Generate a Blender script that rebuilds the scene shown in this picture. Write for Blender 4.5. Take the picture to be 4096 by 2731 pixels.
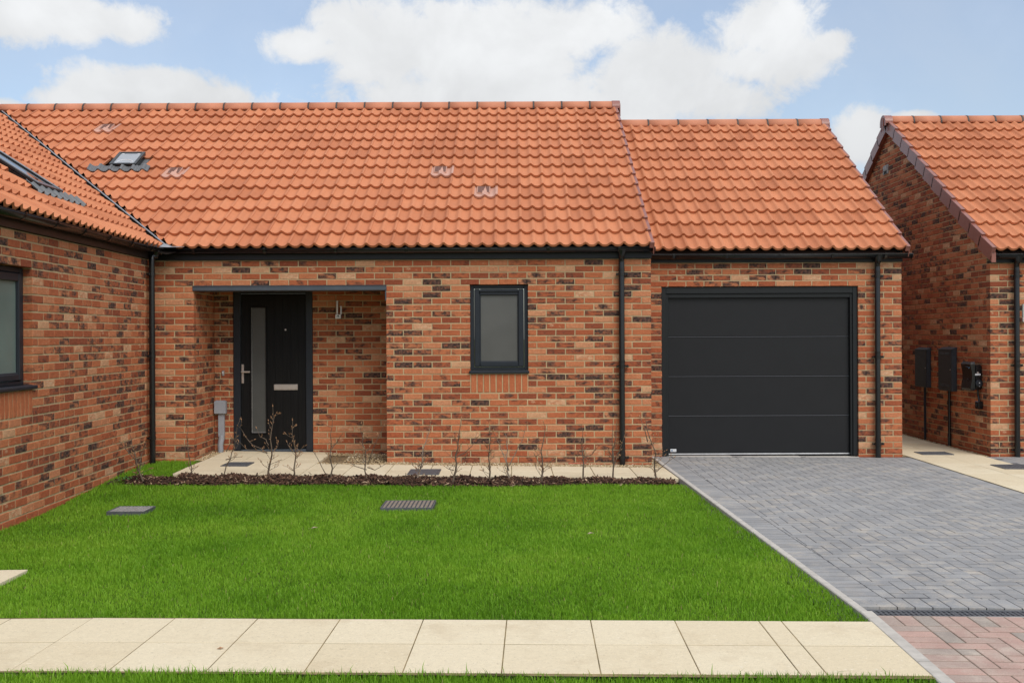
import bpy, bmesh, math, random
import numpy as np
from mathutils import Matrix, Vector

random.seed(11)
rng = np.random.default_rng(11)
SC = bpy.context.scene
COL = SC.collection
for o in list(bpy.data.objects):
    bpy.data.objects.remove(o)

# ---------------------------------------------------------------- camera
F = 4200.0                      # focal length in pixels of the 4096 px wide photograph
CAMZ = 1.5
ROLL = 0.0045
cam = bpy.data.cameras.new("camera")
cam_o = bpy.data.objects.new("camera", cam)
COL.objects.link(cam_o)
cam.sensor_width = 36.0
cam.lens = F / 4096.0 * 36.0
cam.shift_y = -20.5 / 4096.0
cam.clip_start = 0.05
cam.clip_end = 1500.0
cam_o.matrix_world = Matrix.Translation((0, 0, CAMZ)) @ Matrix.Rotation(math.pi / 2, 4, 'X') @ Matrix.Rotation(-ROLL, 4, 'Z')
SC.camera = cam_o

# ---------------------------------------------------------------- sun, sky, exposure
SUN_EL, SUN_AZ = math.radians(50), math.radians(150)      # azimuth measured from +Y towards +X
sun = bpy.data.lights.new("sun", 'SUN')
sun.energy = 1.5
sun.angle = math.radians(42)
sun.color = (1.0, 0.96, 0.90)
sun_o = bpy.data.objects.new("sun", sun)
COL.objects.link(sun_o)
sdir = Vector((math.sin(SUN_AZ) * math.cos(SUN_EL), math.cos(SUN_AZ) * math.cos(SUN_EL), math.sin(SUN_EL)))
sun_o.rotation_euler = sdir.to_track_quat('Z', 'Y').to_euler()
sun_o.location = (3, -5, 12)

SC.view_settings.view_transform = 'Standard'
SC.view_settings.look = 'None'
SC.view_settings.exposure = 0.48
SC.view_settings.gamma = 1.0
SC.view_settings.use_curve_mapping = False
try:
    SC.cycles.use_denoising = True
    SC.cycles.max_bounces = 6
    SC.cycles.diffuse_bounces = 3
    SC.cycles.glossy_bounces = 3
    SC.cycles.transmission_bounces = 4
except Exception:
    pass

W = bpy.data.worlds.new("World")
SC.world = W
W.use_nodes = True


def build_world():
    nt = W.node_tree
    for n in list(nt.nodes):
        nt.nodes.remove(n)
    L = nt.links.new
    nd = nt.nodes.new

    def val(x):
        return x

    def math_(op, a, b=None, c=None, clamp=False):
        n = nd('ShaderNodeMath'); n.operation = op; n.use_clamp = clamp
        for i, x in enumerate((a, b, c)):
            if x is None:
                continue
            if isinstance(x, (int, float)):
                n.inputs[i].default_value = x
            else:
                L(x, n.inputs[i])
        return n.outputs[0]

    def mrange(x, a, b, c=0.0, d=1.0, smooth=True):
        n = nd('ShaderNodeMapRange'); n.clamp = True
        n.interpolation_type = 'SMOOTHSTEP' if smooth else 'LINEAR'
        L(x, n.inputs[0])
        for i, q in enumerate((a, b, c, d)):
            n.inputs[1 + i].default_value = q
        return n.outputs[0]

    tc = nd('ShaderNodeTexCoord')
    D = tc.outputs['Generated']
    sep = nd('ShaderNodeSeparateXYZ'); L(D, sep.inputs[0])
    az = math_('ARCTAN2', sep.outputs[0], sep.outputs[1])
    el = math_('ARCSINE', sep.outputs[2])
    comb = nd('ShaderNodeCombineXYZ'); L(az, comb.inputs[0]); L(el, comb.inputs[1])
    P = comb.outputs[0]

    def noise(vec, scale, detail, rough=0.55, dist=0.0):
        n = nd('ShaderNodeTexNoise'); n.inputs['Scale'].default_value = scale
        n.inputs['Detail'].default_value = detail; n.inputs['Roughness'].default_value = rough
        n.inputs['Distortion'].default_value = dist
        L(vec, n.inputs['Vector'])
        return n.outputs['Fac']

    sky = nd('ShaderNodeTexSky'); sky.sky_type = 'NISHITA'
    sky.sun_disc = False
    sky.sun_elevation = SUN_EL
    sky.sun_rotation = SUN_AZ
    sky.altitude = 50
    sky.air_density = 1.0
    sky.dust_density = 1.5
    sky.ozone_density = 1.0
    bg = nd('ShaderNodeBackground'); L(sky.outputs[0], bg.inputs[0]); bg.inputs[1].default_value = 0.122

    # cumulus banks of this sky: (centre x, centre y, half width, half height) measured on a 2352 px wide photograph
    banks = [(40, 30, 120, 75), (190, 45, 150, 55), (300, 55, 110, 55),
             (340, 200, 250, 62), (180, 224, 130, 36), (480, 222, 150, 40),
             (690, 105, 110, 48), (880, 100, 200, 110), (1120, 120, 300, 150), (1320, 75, 160, 80),
             (1490, 190, 200, 105), (1640, 225, 160, 62), (1200, 235, 480, 80),
             (1770, 55, 140, 92), (1830, 125, 110, 75), (1725, 155, 85, 55), (1900, 110, 80, 40),
             (1995, 325, 90, 75), (2100, 272, 60, 18), (10, 240, 60, 22)]
    field = None
    for cx, cy, rx, ry in banks:
        u = (cx * 1.7415 - 2048) / F
        v = (1345 - cy * 1.7415) / F
        a0 = math.atan(u)
        e0 = math.atan(v * math.cos(a0))
        ra, re = rx * 1.7415 / F * math.cos(a0) ** 2, ry * 1.7415 / F * math.cos(a0)
        s1 = nd('ShaderNodeVectorMath'); s1.operation = 'SUBTRACT'; L(P, s1.inputs[0]); s1.inputs[1].default_value = (a0, e0, 0)
        s2 = nd('ShaderNodeVectorMath'); s2.operation = 'MULTIPLY'; L(s1.outputs[0], s2.inputs[0]); s2.inputs[1].default_value = (1 / ra, 1 / re, 0)
        s3 = nd('ShaderNodeVectorMath'); s3.operation = 'LENGTH'; L(s2.outputs[0], s3.inputs[0])
        d = math_('SUBTRACT', 1.0, s3.outputs['Value'])
        field = d if field is None else math_('SMOOTH_MAX', field, d, 0.12)
    field = math_('MAXIMUM', field, -1.2)
    n1 = noise(P, 11.0, 12.0, 0.64, 0.35)
    n2 = noise(P, 38.0, 10.0, 0.68, 0.5)
    nn = math_('ADD', math_('MULTIPLY', math_('SUBTRACT', n1, 0.5), 2.1), math_('MULTIPLY', math_('SUBTRACT', n2, 0.5), 0.95))
    dens = math_('ADD', field, nn)
    inview = mrange(dens, -0.30, 0.42)
    # broken cloud over the rest of the sky
    n3 = noise(D, 2.3, 8.0, 0.58)
    rest = mrange(n3, 0.44, 0.62)
    out = math_('MAXIMUM', mrange(math_('ABSOLUTE', az), 0.50, 0.75), mrange(el, 0.34, 0.50))
    mask = math_('ADD', math_('MULTIPLY', inview, math_('SUBTRACT', 1.0, out)), math_('MULTIPLY', rest, out), clamp=True)
    veil = math_('ADD', math_('MULTIPLY', noise(P, 6.0, 8.0, 0.6, 0.3), 0.34), 0.10)
    mask = math_('MAXIMUM', mask, veil)
    mask = math_('MULTIPLY', mask, mrange(el, -0.02, 0.01))
    n4 = noise(P, 9.0, 6.0, 0.55, 0.3)
    shade = mrange(math_('ADD', n4, math_('MULTIPLY', dens, -0.10)), 0.25, 0.62, 1.0, 0.86)
    # a cloudy sky brightens steadily towards the zenith
    shade = math_('MULTIPLY', shade, math_('MULTIPLY', math_('ADD', 1.0, math_('MULTIPLY', sep.outputs[2], 2.0)), 0.66))
    cr = nd('ShaderNodeCombineColor')
    L(math_('MULTIPLY', shade, 0.640), cr.inputs[0]); L(math_('MULTIPLY', shade, 0.652), cr.inputs[1]); L(math_('MULTIPLY', shade, 0.664), cr.inputs[2])
    bg2 = nd('ShaderNodeBackground'); L(cr.outputs[0], bg2.inputs[0]); bg2.inputs[1].default_value = 1.0
    mx = nd('ShaderNodeMixShader'); L(mask, mx.inputs[0]); L(bg.outputs[0], mx.inputs[1]); L(bg2.outputs[0], mx.inputs[2])
    ow = nd('ShaderNodeOutputWorld'); L(mx.outputs[0], ow.inputs[0])


build_world()

# ---------------------------------------------------------------- materials


class Mat:
    def __init__(self, name):
        self.m = bpy.data.materials.new(name)
        self.m.use_nodes = True
        self.nt = self.m.node_tree
        self.b = self.nt.nodes['Principled BSDF']

    def n(self, t, **kw):
        q = self.nt.nodes.new(t)
        for k, v in kw.items():
            setattr(q, k, v)
        return q

    def l(self, a, b):
        self.nt.links.new(a, b)

    def math(self, op, a, b=None, clamp=False):
        q = self.n('ShaderNodeMath', operation=op, use_clamp=clamp)
        for i, x in enumerate((a, b)):
            if x is None:
                continue
            if isinstance(x, (int, float)):
                q.inputs[i].default_value = x
            else:
                self.l(x, q.inputs[i])
        return q.outputs[0]

    def pos(self):
        return self.n('ShaderNodeNewGeometry').outputs['Position']

    def attr(self, name):
        return self.n('ShaderNodeAttribute', attribute_name=name)

    def noise(self, vec, scale, detail=3.0, rough=0.55, dist=0.0):
        q = self.n('ShaderNodeTexNoise')
        q.inputs['Scale'].default_value = scale
        q.inputs['Detail'].default_value = detail
        q.inputs['Roughness'].default_value = rough
        q.inputs['Distortion'].default_value = dist
        self.l(vec, q.inputs['Vector'])
        return q.outputs['Fac']

    def mr(self, x, a, b, c=0.0, d=1.0):
        q = self.n('ShaderNodeMapRange'); q.clamp = True
        self.l(x, q.inputs[0])
        for i, v in enumerate((a, b, c, d)):
            q.inputs[1 + i].default_value = v
        return q.outputs[0]

    def ramp(self, x, stops):
        q = self.n('ShaderNodeValToRGB')
        e = q.color_ramp.elements
        while len(e) > 1:
            e.remove(e[-1])
        e[0].position = stops[0][0]; e[0].color = (*stops[0][1], 1)
        for p, c in stops[1:]:
            k = e.new(p); k.color = (*c, 1)
        self.l(x, q.inputs[0])
        return q.outputs[0]

    def mix(self, fac, a, b, mode='MIX'):
        q = self.n('ShaderNodeMix', data_type='RGBA', blend_type=mode)
        if isinstance(fac, (int, float)):
            q.inputs[0].default_value = fac
        else:
            self.l(fac, q.inputs[0])
        for i, x in ((6, a), (7, b)):
            if isinstance(x, tuple):
                q.inputs[i].default_value = (*x, 1)
            else:
                self.l(x, q.inputs[i])
        return q.outputs[2]

    def gain(self, col, fac):
        """colour times a scalar socket"""
        q = self.n('ShaderNodeVectorMath', operation='SCALE')
        if isinstance(col, tuple):
            q.inputs[0].default_value = col
        else:
            self.l(col, q.inputs[0])
        self.l(fac, q.inputs['Scale'])
        return q.outputs[0]

    def bump(self, h, strength, dist=0.01):
        q = self.n('ShaderNodeBump')
        q.inputs['Strength'].default_value = strength
        q.inputs['Distance'].default_value = dist
        self.l(h, q.inputs['Height'])
        self.l(q.outputs[0], self.b.inputs['Normal'])

    def set(self, col=None, rough=None, spec=None, metal=None):
        if col is not None:
            if isinstance(col, tuple):
                self.b.inputs['Base Color'].default_value = (*col, 1)
            else:
                self.l(col, self.b.inputs['Base Color'])
        if rough is not None:
            if isinstance(rough, (int, float)):
                self.b.inputs['Roughness'].default_value = rough
            else:
                self.l(rough, self.b.inputs['Roughness'])
        if spec is not None:
            self.b.inputs['Specular IOR Level'].default_value = spec
        if metal is not None:
            self.b.inputs['Metallic'].default_value = metal


def pmat(name, col, rough=0.6, var=0.12, scale=20.0, bump=0.0, bscale=150.0, metal=0.0, spec=0.5, tone=0.0):
    m = Mat(name)
    p = m.pos()
    f = m.mr(m.noise(p, scale, 4.0), 0.3, 0.7, 1 - var, 1 + var)
    if tone:
        a = m.attr('tone')
        sp = m.n('ShaderNodeSeparateColor'); m.l(a.outputs['Color'], sp.inputs[0])
        f = m.math('MULTIPLY', f, m.mr(sp.outputs[0], 0, 1, 1 - tone, 1 + tone))
    m.set(m.gain(col, f), rough, spec, metal)
    if bump:
        m.bump(m.noise(p, bscale, 3.0), bump, 0.004)
    return m.m


M = {}


def make_brick():
    m = Mat('facing_brick')
    a = m.attr('tone')
    sp = m.n('ShaderNodeSeparateColor'); m.l(a.outputs['Color'], sp.inputs[0])
    t, g, b = sp.outputs
    v = m.attr('bco').outputs['Vector']
    base = m.ramp(t, [(0.0, (0.26, 0.068, 0.032)), (0.22, (0.37, 0.100, 0.042)), (0.45, (0.46, 0.150, 0.064)), (0.62, (0.49, 0.190, 0.090)),
                      (0.8, (0.52, 0.245, 0.128)), (1.0, (0.57, 0.34, 0.19))])
    st = m.n('ShaderNodeVectorMath', operation='MULTIPLY'); m.l(v, st.inputs[0]); st.inputs[1].default_value = (1, 1, 1.9)
    n1 = m.noise(st.outputs[0], 11.0, 4.0, 0.6, 0.4)
    n2 = m.noise(st.outputs[0], 17.0, 4.0, 0.6, 0.6)
    n3 = m.noise(v, 150.0, 3.0, 0.6)
    n4 = m.noise(v, 40.0, 3.0)
    pale = m.mr(m.math('ADD', n2, m.math('MULTIPLY', b, 0.62)), 0.80, 1.02)
    c = m.mix(pale, base, (0.60, 0.37, 0.22))
    dark = m.mr(m.math('ADD', n1, m.math('MULTIPLY', g, 0.62)), 0.80, 1.04)
    dk = m.mix(m.mr(n4, .35, .65), (0.026, 0.019, 0.018), (0.135, 0.068, 0.048))
    c = m.mix(dark, c, dk)
    f = m.math('MULTIPLY', m.mr(n3, 0.3, 0.7, 0.86, 1.12), m.mr(n4, 0.3, 0.7, 0.88, 1.1))
    m.set(m.gain(c, f), 0.88, 0.25)
    m.bump(m.math('ADD', m.math('MULTIPLY', n2, 2.2), m.math('ADD', n3, n4)), 0.45, 0.006)
    return m.m


def make_tile():
    m = Mat('clay_pantile')
    a = m.attr('tone')
    sp = m.n('ShaderNodeSeparateColor'); m.l(a.outputs['Color'], sp.inputs[0])
    p = m.pos()
    c = m.ramp(sp.outputs[0], [(0, (0.425, 0.147, 0.065)), (0.5, (0.485, 0.174, 0.079)), (1, (0.535, 0.202, 0.094))])
    f = m.math('MULTIPLY', m.mr(m.noise(p, 1.6, 4.0), 0.3, 0.7, 0.965, 1.03), m.mr(m.noise(p, 160, 3.0), 0.3, 0.7, 0.93, 1.07))
    f = m.math('MULTIPLY', f, m.mr(m.noise(p, 14, 4.0), 0.3, 0.75, 0.95, 1.05))
    m.set(m.gain(c, f), 0.72, 0.3)
    m.bump(m.noise(p, 260, 2.0), 0.25, 0.002)
    return m.m


M['brick'] = make_brick()
M['tile'] = make_tile()
M['mortar'] = pmat('mortar', (0.455, 0.345, 0.20), 0.95, 0.14, 9, 0.6, 220, spec=0.15)
M['ridge'] = pmat('ridge_clay', (0.50, 0.195, 0.105), 0.75, 0.08, 5, 0.2, 200)
M['meter'] = pmat('meter_box_grp', (0.030, 0.030, 0.033), 0.5, 0.08, 12, spec=0.4)
M['meterside_lit'] = pmat('meter_box_case_lit', (0.034, 0.042, 0.052), 0.45, 0.08, 12, spec=0.45)  # meter box plastic with the bluish light on its sides put into the colour
M['verge'] = pmat('verge_plastic', (0.250, 0.090, 0.066), 0.36, 0.06, 6, spec=0.6)
M['vent_pink'] = pmat('vent_tile_plastic', (0.50, 0.27, 0.195), 0.5, 0.06, 9)
M['vent_dark'] = pmat('vent_grille', (0.15, 0.065, 0.045), 0.7, 0.1, 30)
M['union'] = pmat('ridge_union', (0.045, 0.03, 0.026), 0.6, 0.2, 30)
M['underlay'] = pmat('roof_underlay', (0.05, 0.03, 0.025), 0.9)
M['blackplastic'] = pmat('black_upvc', (0.0085, 0.009, 0.010), 0.24, 0.2, 8, spec=0.5)
M['fascia'] = pmat('anthracite_fascia', (0.013, 0.0145, 0.017), 0.42, 0.15, 6, spec=0.3)
M['brownblack'] = pmat('weathered_fascia', (0.020, 0.0145, 0.0125), 0.45, 0.2, 6, spec=0.3)
M['frame'] = pmat('anthracite_frame', (0.0165, 0.0205, 0.0275), 0.4, 0.1, 10, 0.08, 400, spec=0.35)
M['lintel'] = pmat('lintel_steel', (0.060, 0.073, 0.090), 0.45, 0.12, 8, 0.05, 300)
M['garage'] = pmat('garage_panel', (0.0125, 0.0130, 0.0145), 0.40, 0.06, 4, 0.18, 700, spec=0.30)
M['garageframe'] = pmat('garage_frame', (0.0125, 0.0145, 0.0155), 0.42, 0.08, 6, spec=0.3)
M['steel'] = pmat('brushed_steel', (0.60, 0.58, 0.54), 0.35, 0.06, 40, metal=0.9)
M['nickel'] = pmat('satin_nickel', (0.62, 0.56, 0.52), 0.38, 0.05, 60, metal=0.75)
M['white'] = pmat('white_label', (0.78, 0.79, 0.80), 0.5, 0.02)
M['blue'] = pmat('blue_print', (0.012, 0.07, 0.20), 0.5, 0.02)
M['skyblue'] = pmat('pale_blue_print', (0.12, 0.33, 0.55), 0.5, 0.02)
M['greytext'] = pmat('grey_print', (0.16, 0.17, 0.18), 0.5, 0.02)
M['greybox'] = pmat('grey_upvc', (0.285, 0.30, 0.325), 0.5, 0.05, 12)
M['slab'] = None
M['concrete'] = pmat('kerb_concrete', (0.46, 0.43, 0.385), 0.9, 0.14, 14, 0.5, 160, spec=0.2)
M['moss'] = pmat('joint_sand', (0.19, 0.145, 0.075), 0.95, 0.6, 5, 0.5, 120, spec=0.1)
M['darkjoint'] = pmat('paver_joint', (0.070, 0.070, 0.074), 0.95, 0.45, 5, 0.5, 150, spec=0.1)
M['pinkjoint'] = pmat('pink_paver_joint', (0.15, 0.115, 0.085), 0.95, 0.3, 8, 0.5, 150, spec=0.1)
M['iron'] = pmat('cast_iron', (0.085, 0.088, 0.096), 0.55, 0.25, 30, 0.3, 300)
M['ironworn'] = pmat('worn_bar', (0.37, 0.28, 0.20), 0.7, 0.3, 40, 0.3, 200)
M['greyworn'] = pmat('grey_bar', (0.30, 0.285, 0.27), 0.6, 0.3, 40)
M['black'] = pmat('void_black', (0.006, 0.006, 0.007), 0.8, 0.1)
M['lead'] = pmat('grey_flashing', (0.115, 0.12, 0.125), 0.5, 0.12, 20, 0.1, 120)
M['leadlight'] = pmat('valley_edge', (0.33, 0.34, 0.36), 0.4, 0.12, 8, metal=0.3)
M['soil'] = pmat('soil', (0.055, 0.040, 0.026), 1.0, 0.4, 7, 0.8, 40, spec=0.05)
M['turfbase'] = pmat('turf_base', (0.060, 0.110, 0.014), 1.0, 0.4, 6, 0.5, 60, spec=0.05)
M['field'] = pmat('field_ground', (0.10, 0.11, 0.05), 1.0, 0.4, 0.4, spec=0.05)
M['bark'] = pmat('sapling_bark', (0.115, 0.082, 0.055), 0.8, 0.35, 60, 0.4, 120)
M['barkpale'] = pmat('pale_bark', (0.24, 0.19, 0.145), 0.8, 0.3, 60, 0.4, 120)
M['deadleaf'] = pmat('dead_leaf', (0.36, 0.19, 0.09), 0.7, 0.4, 50)
M['weed'] = pmat('weed_leaf', (0.055, 0.16, 0.03), 0.6, 0.3, 60)


def make_slab():
    m = Mat('cream_slab')
    a = m.attr('tone')
    sp = m.n('ShaderNodeSeparateColor'); m.l(a.outputs['Color'], sp.inputs[0])
    p = m.pos()
    c = m.ramp(sp.outputs[0], [(0, (0.62, 0.525, 0.36)), (1, (0.68, 0.595, 0.43))])
    big = m.noise(p, 1.7, 5.0, 0.6)
    stain = m.mr(m.math('ADD', big, m.math('MULTIPLY', m.math('SUBTRACT', m.noise(p, 9.0, 5.0, 0.7), .5), .55)), 0.52, 0.80, 0, 0.60)
    c = m.mix(stain, c, (0.50, 0.40, 0.26))
    sp2 = m.noise(p, 75, 2.0, 0.5)
    c = m.mix(m.mr(sp2, 0.62, 0.72, 0, 0.42), c, (0.36, 0.29, 0.20))
    c = m.mix(m.mr(m.noise(p, 22, 3.0, 0.6), 0.70, 0.76, 0, 0.5), c, (0.33, 0.26, 0.17))
    c = m.mix(m.mr(m.noise(p, 48, 2.0, 0.5), 0.64, 0.72, 0, 0.35), c, (0.80, 0.74, 0.62))
    f = m.math('MULTIPLY', m.mr(m.noise(p, 210, 2.0), 0.3, 0.7, 0.90, 1.07), m.mr(m.noise(p, 34, 4.0, .7), 0.3, 0.7, 0.94, 1.04))
    m.set(m.gain(c, f), 0.9, 0.2)
    m.bump(m.noise(p, 90, 4.0, 0.65), 0.35, 0.004)
    return m.m


def make_paver(name, stops, stain_col):
    m = Mat(name)
    a = m.attr('tone')
    sp = m.n('ShaderNodeSeparateColor'); m.l(a.outputs['Color'], sp.inputs[0])
    p = m.pos()
    c = m.ramp(sp.outputs[0], stops)
    n1 = m.noise(p, 0.9, 4.0, 0.6)
    n2 = m.noise(p, 9.0, 5.0, 0.7)
    dust = m.math('MULTIPLY', m.mr(n1, 0.42, 0.66, 0.18, 1.0), m.mr(n2, 0.46, 0.68, 0, 0.85))
    c = m.mix(dust, c, stain_col)
    c = m.mix(m.mr(m.noise(p, 260, 2.0, 0.5), 0.66, 0.74, 0, 0.5), c, (0.5, 0.48, 0.44))
    f = m.math('MULTIPLY', m.mr(m.noise(p, 140, 3.0), 0.3, 0.7, 0.86, 1.14), m.mr(m.noise(p, 4, 3.0), 0.3, 0.7, 0.9, 1.1))
    m.set(m.gain(c, f), 0.82, 0.3)
    m.bump(m.noise(p, 190, 4.0, 0.65), 0.35, 0.003)
    return m.m


M['slab'] = make_slab()
M['paver'] = make_paver('blue_grey_paver', [(0, (0.232, 0.234, 0.236)), (0.5, (0.256, 0.257, 0.257)), (1, (0.284, 0.283, 0.280))], (0.48, 0.42, 0.34))
M['pinkpaver'] = make_paver('brindle_paver', [(0, (0.27, 0.235, 0.205)), (0.38, (0.34, 0.275, 0.235)), (0.55, (0.385, 0.262, 0.218)), (1, (0.42, 0.272, 0.226))], (0.47, 0.40, 0.33))


def make_door():
    m = Mat('black_woodgrain_door')
    p = m.pos()
    mp = m.n('ShaderNodeMapping'); m.l(p, mp.inputs[0]); mp.inputs['Scale'].default_value = (90, 90, 3.0)
    n = m.noise(mp.outputs[0], 1.0, 6.0, 0.6)
    c = m.ramp(n, [(0.3, (0.003, 0.003, 0.0032)), (0.7, (0.009, 0.009, 0.0095))])
    m.set(c, 0.5, 0.2)
    m.bump(n, 0.5, 0.003)
    return m.m


def make_frost(name, col, rough=0.22, bs=330):
    m = Mat(name)
    p = m.pos()
    n = m.noise(p, bs, 2.0, 0.5)
    big = m.noise(p, 2.2, 2.0)
    m.set(m.gain(col, m.math('MULTIPLY', m.mr(n, 0.3, 0.7, 0.9, 1.1), m.mr(big, 0.3, 0.7, 0.88, 1.1))), rough, 0.5)
    m.bump(n, 0.5, 0.0015)
    return m.m


M['door'] = make_door()
M['frost'] = make_frost('obscured_glass', (0.088, 0.088, 0.083))
M['frost_door'] = make_frost('obscured_door_glass', (0.075, 0.080, 0.078))
M['frost_green'] = make_frost('obscured_green_glass', (0.145, 0.19, 0.172))
M['glass'] = pmat('dark_glass', (0.012, 0.014, 0.016), 0.03, 0.02, spec=0.9)
M['dome'] = pmat('diffuser_glass', (0.27, 0.29, 0.315), 0.12, 0.05, 6)


def make_grass():
    m = Mat('grass_blades')
    a = m.attr('tone')
    sp = m.n('ShaderNodeSeparateColor'); m.l(a.outputs['Color'], sp.inputs[0])
    c = m.ramp(sp.outputs[0], [(0.0, (0.085, 0.195, 0.010)), (0.30, (0.148, 0.322, 0.016)), (0.6, (0.218, 0.412, 0.026)), (0.9, (0.29, 0.47, 0.04)), (1.0, (0.40, 0.36, 0.14))])
    m.set(c, 0.55, 0.25)
    tr = m.n('ShaderNodeBsdfTranslucent'); m.l(c, tr.inputs[0])
    mx = m.n('ShaderNodeMixShader'); mx.inputs[0].default_value = 0.35
    out = m.nt.nodes['Material Output']
    m.l(m.b.outputs[0], mx.inputs[1]); m.l(tr.outputs[0], mx.inputs[2]); m.l(mx.outputs[0], out.inputs[0])
    return m.m


def make_toned(name, stops, rough=0.85):
    m = Mat(name)
    a = m.attr('tone')
    sp = m.n('ShaderNodeSeparateColor'); m.l(a.outputs['Color'], sp.inputs[0])
    c = m.ramp(sp.outputs[0], stops)
    m.set(m.gain(c, m.mr(m.noise(m.pos(), 90, 3), 0.3, 0.7, 0.75, 1.2)), rough, 0.25)
    return m.m


M['grass'] = make_grass()
M['chip'] = make_toned('bark_chip', [(0, (0.026, 0.015, 0.010)), (0.5, (0.095, 0.048, 0.030)), (0.82, (0.19, 0.105, 0.065)), (0.93, (0.30, 0.19, 0.11)), (1, (0.44, 0.31, 0.20))])
M['pebble'] = make_toned('golden_gravel', [(0, (0.22, 0.15, 0.08)), (0.4, (0.42, 0.31, 0.17)), (0.8, (0.56, 0.43, 0.26)), (1, (0.68, 0.60, 0.46))], 0.7)

# ---------------------------------------------------------------- object helpers
INV = {}


def setup(o, parent=None, label=None, cat=None, group=None, kind=None, local=False):
    COL.objects.link(o)
    if parent is not None:
        o.parent = parent
        if not local and parent.name in INV:
            o.matrix_parent_inverse = INV[parent.name]
    if label: o['label'] = label
    if cat: o['category'] = cat
    if group: o['group'] = group
    if kind: o['kind'] = kind
    return o


def thing(name, label, cat, loc=(0, 0, 0), group=None):
    o = bpy.data.objects.new(name, None)
    setup(o, None, label, cat, group)
    o.empty_display_size = 0.1
    o.location = loc
    INV[o.name] = Matrix.Translation(-Vector(loc))
    return o


def at(px, py, Y):
    """A point of the place at distance Y behind the photograph's pixel (4096 px wide): returns X, Z in metres."""
    x = px - (py - 1365) * ROLL
    y = py + (px - 2048) * ROLL
    return (x - 2048) / F * Y, CAMZ - (y - 1345) / F * Y


class MB:
    def __init__(self):
        self.v, self.f, self.mi, self.sm = [], [], [], []

    def add(self, verts, faces, m=0, smooth=False, mat=None):
        b = len(self.v)
        if mat is not None:
            verts = [mat @ Vector(p) for p in verts]
        self.v += [tuple(p) for p in verts]
        for f in faces:
            self.f.append([b + i for i in f]); self.mi.append(m); self.sm.append(smooth)
        return self

    def box(self, x0, x1, y0, y1, z0, z1, m=0, mat=None):
        v = [(x0, y0, z0), (x1, y0, z0), (x1, y1, z0), (x0, y1, z0), (x0, y0, z1), (x1, y0, z1), (x1, y1, z1), (x0, y1, z1)]
        f = [(0, 3, 2, 1), (4, 5, 6, 7), (0, 1, 5, 4), (1, 2, 6, 5), (2, 3, 7, 6), (3, 0, 4, 7)]
        return self.add(v, f, m, False, mat)

    def cbox(self, x0, x1, y0, y1, z0, z1, c=0.004, m=0, mat=None):
        """box with chamfered edges"""
        c = min(c, (x1 - x0) * .45, (y1 - y0) * .45, (z1 - z0) * .45)
        bm = bmesh.new()
        bmesh.ops.create_cube(bm, size=1.0)
        for v in bm.verts:
            v.co = Vector((x0 if v.co.x < 0 else x1, y0 if v.co.y < 0 else y1, z0 if v.co.z < 0 else z1))
        bmesh.ops.bevel(bm, geom=list(bm.edges), offset=c, segments=1, affect='EDGES', profile=0.5)
        bm.verts.index_update()
        vs = [v.co.copy() for v in bm.verts]
        fs = [[v.index for v in f.verts] for f in bm.faces]
        bm.free()
        return self.add(vs, fs, m, False, mat)

    def tube(self, pts, r, n=8, m=0, caps=True, smooth=True):
        pts = [Vector(p) for p in pts]
        k = len(pts)
        rs = r if isinstance(r, (list, tuple)) else [r] * k
        t = (pts[1] - pts[0]).normalized()
        a = t.orthogonal().normalized()
        V = []
        for i, p in enumerate(pts):
            if 0 < i < k - 1:
                tn = ((pts[i + 1] - p).normalized() + (p - pts[i - 1]).normalized())
                tn = tn.normalized() if tn.length > 1e-6 else t
            else:
                tn = (pts[1] - pts[0]).normalized() if i == 0 else (pts[-1] - pts[-2]).normalized()
            q = t.rotation_difference(tn)
            a = (q @ a).normalized(); t = tn
            b = t.cross(a)
            for j in range(n):
                w = 2 * math.pi * j / n
                V.append(p + (a * math.cos(w) + b * math.sin(w)) * rs[i])
        Fc = []
        for i in range(k - 1):
            for j in range(n):
                Fc.append((i * n + j, i * n + (j + 1) % n, (i + 1) * n + (j + 1) % n, (i + 1) * n + j))
        self.add(V, Fc, m, smooth)
        if caps:
            self.add(V[:n], [tuple(range(n))[::-1]], m)
            self.add(V[-n:], [tuple(range(n))], m)
        return self

    def prism(self, poly, d, m=0):
        """poly: 3-D points (planar), extruded by vector d"""
        p = [Vector(q) for q in poly]
        d = Vector(d)
        n = len(p)
        V = p + [q + d for q in p]
        Fc = [tuple(range(n))[::-1], tuple(range(n, 2 * n))] + [(i, (i + 1) % n, n + (i + 1) % n, n + i) for i in range(n)]
        return self.add(V, Fc, m)

    def build(self, name, mats, parent=None, local=False, recalc=True, **props):
        me = bpy.data.meshes.new(name)
        me.from_pydata(self.v, [], self.f)
        for m in (mats if isinstance(mats, (list, tuple)) else [mats]):
            me.materials.append(M[m] if isinstance(m, str) else m)
        me.polygons.foreach_set('material_index', self.mi)
        me.polygons.foreach_set('use_smooth', self.sm)
        if recalc:
            bm = bmesh.new(); bm.from_mesh(me)
            bmesh.ops.recalc_face_normals(bm, faces=bm.faces)
            bm.to_mesh(me); bm.free()
        me.update()
        o = bpy.data.objects.new(name, me)
        setup(o, parent, local=local, **props)
        INV[o.name] = Matrix.Identity(4)
        return o


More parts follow.
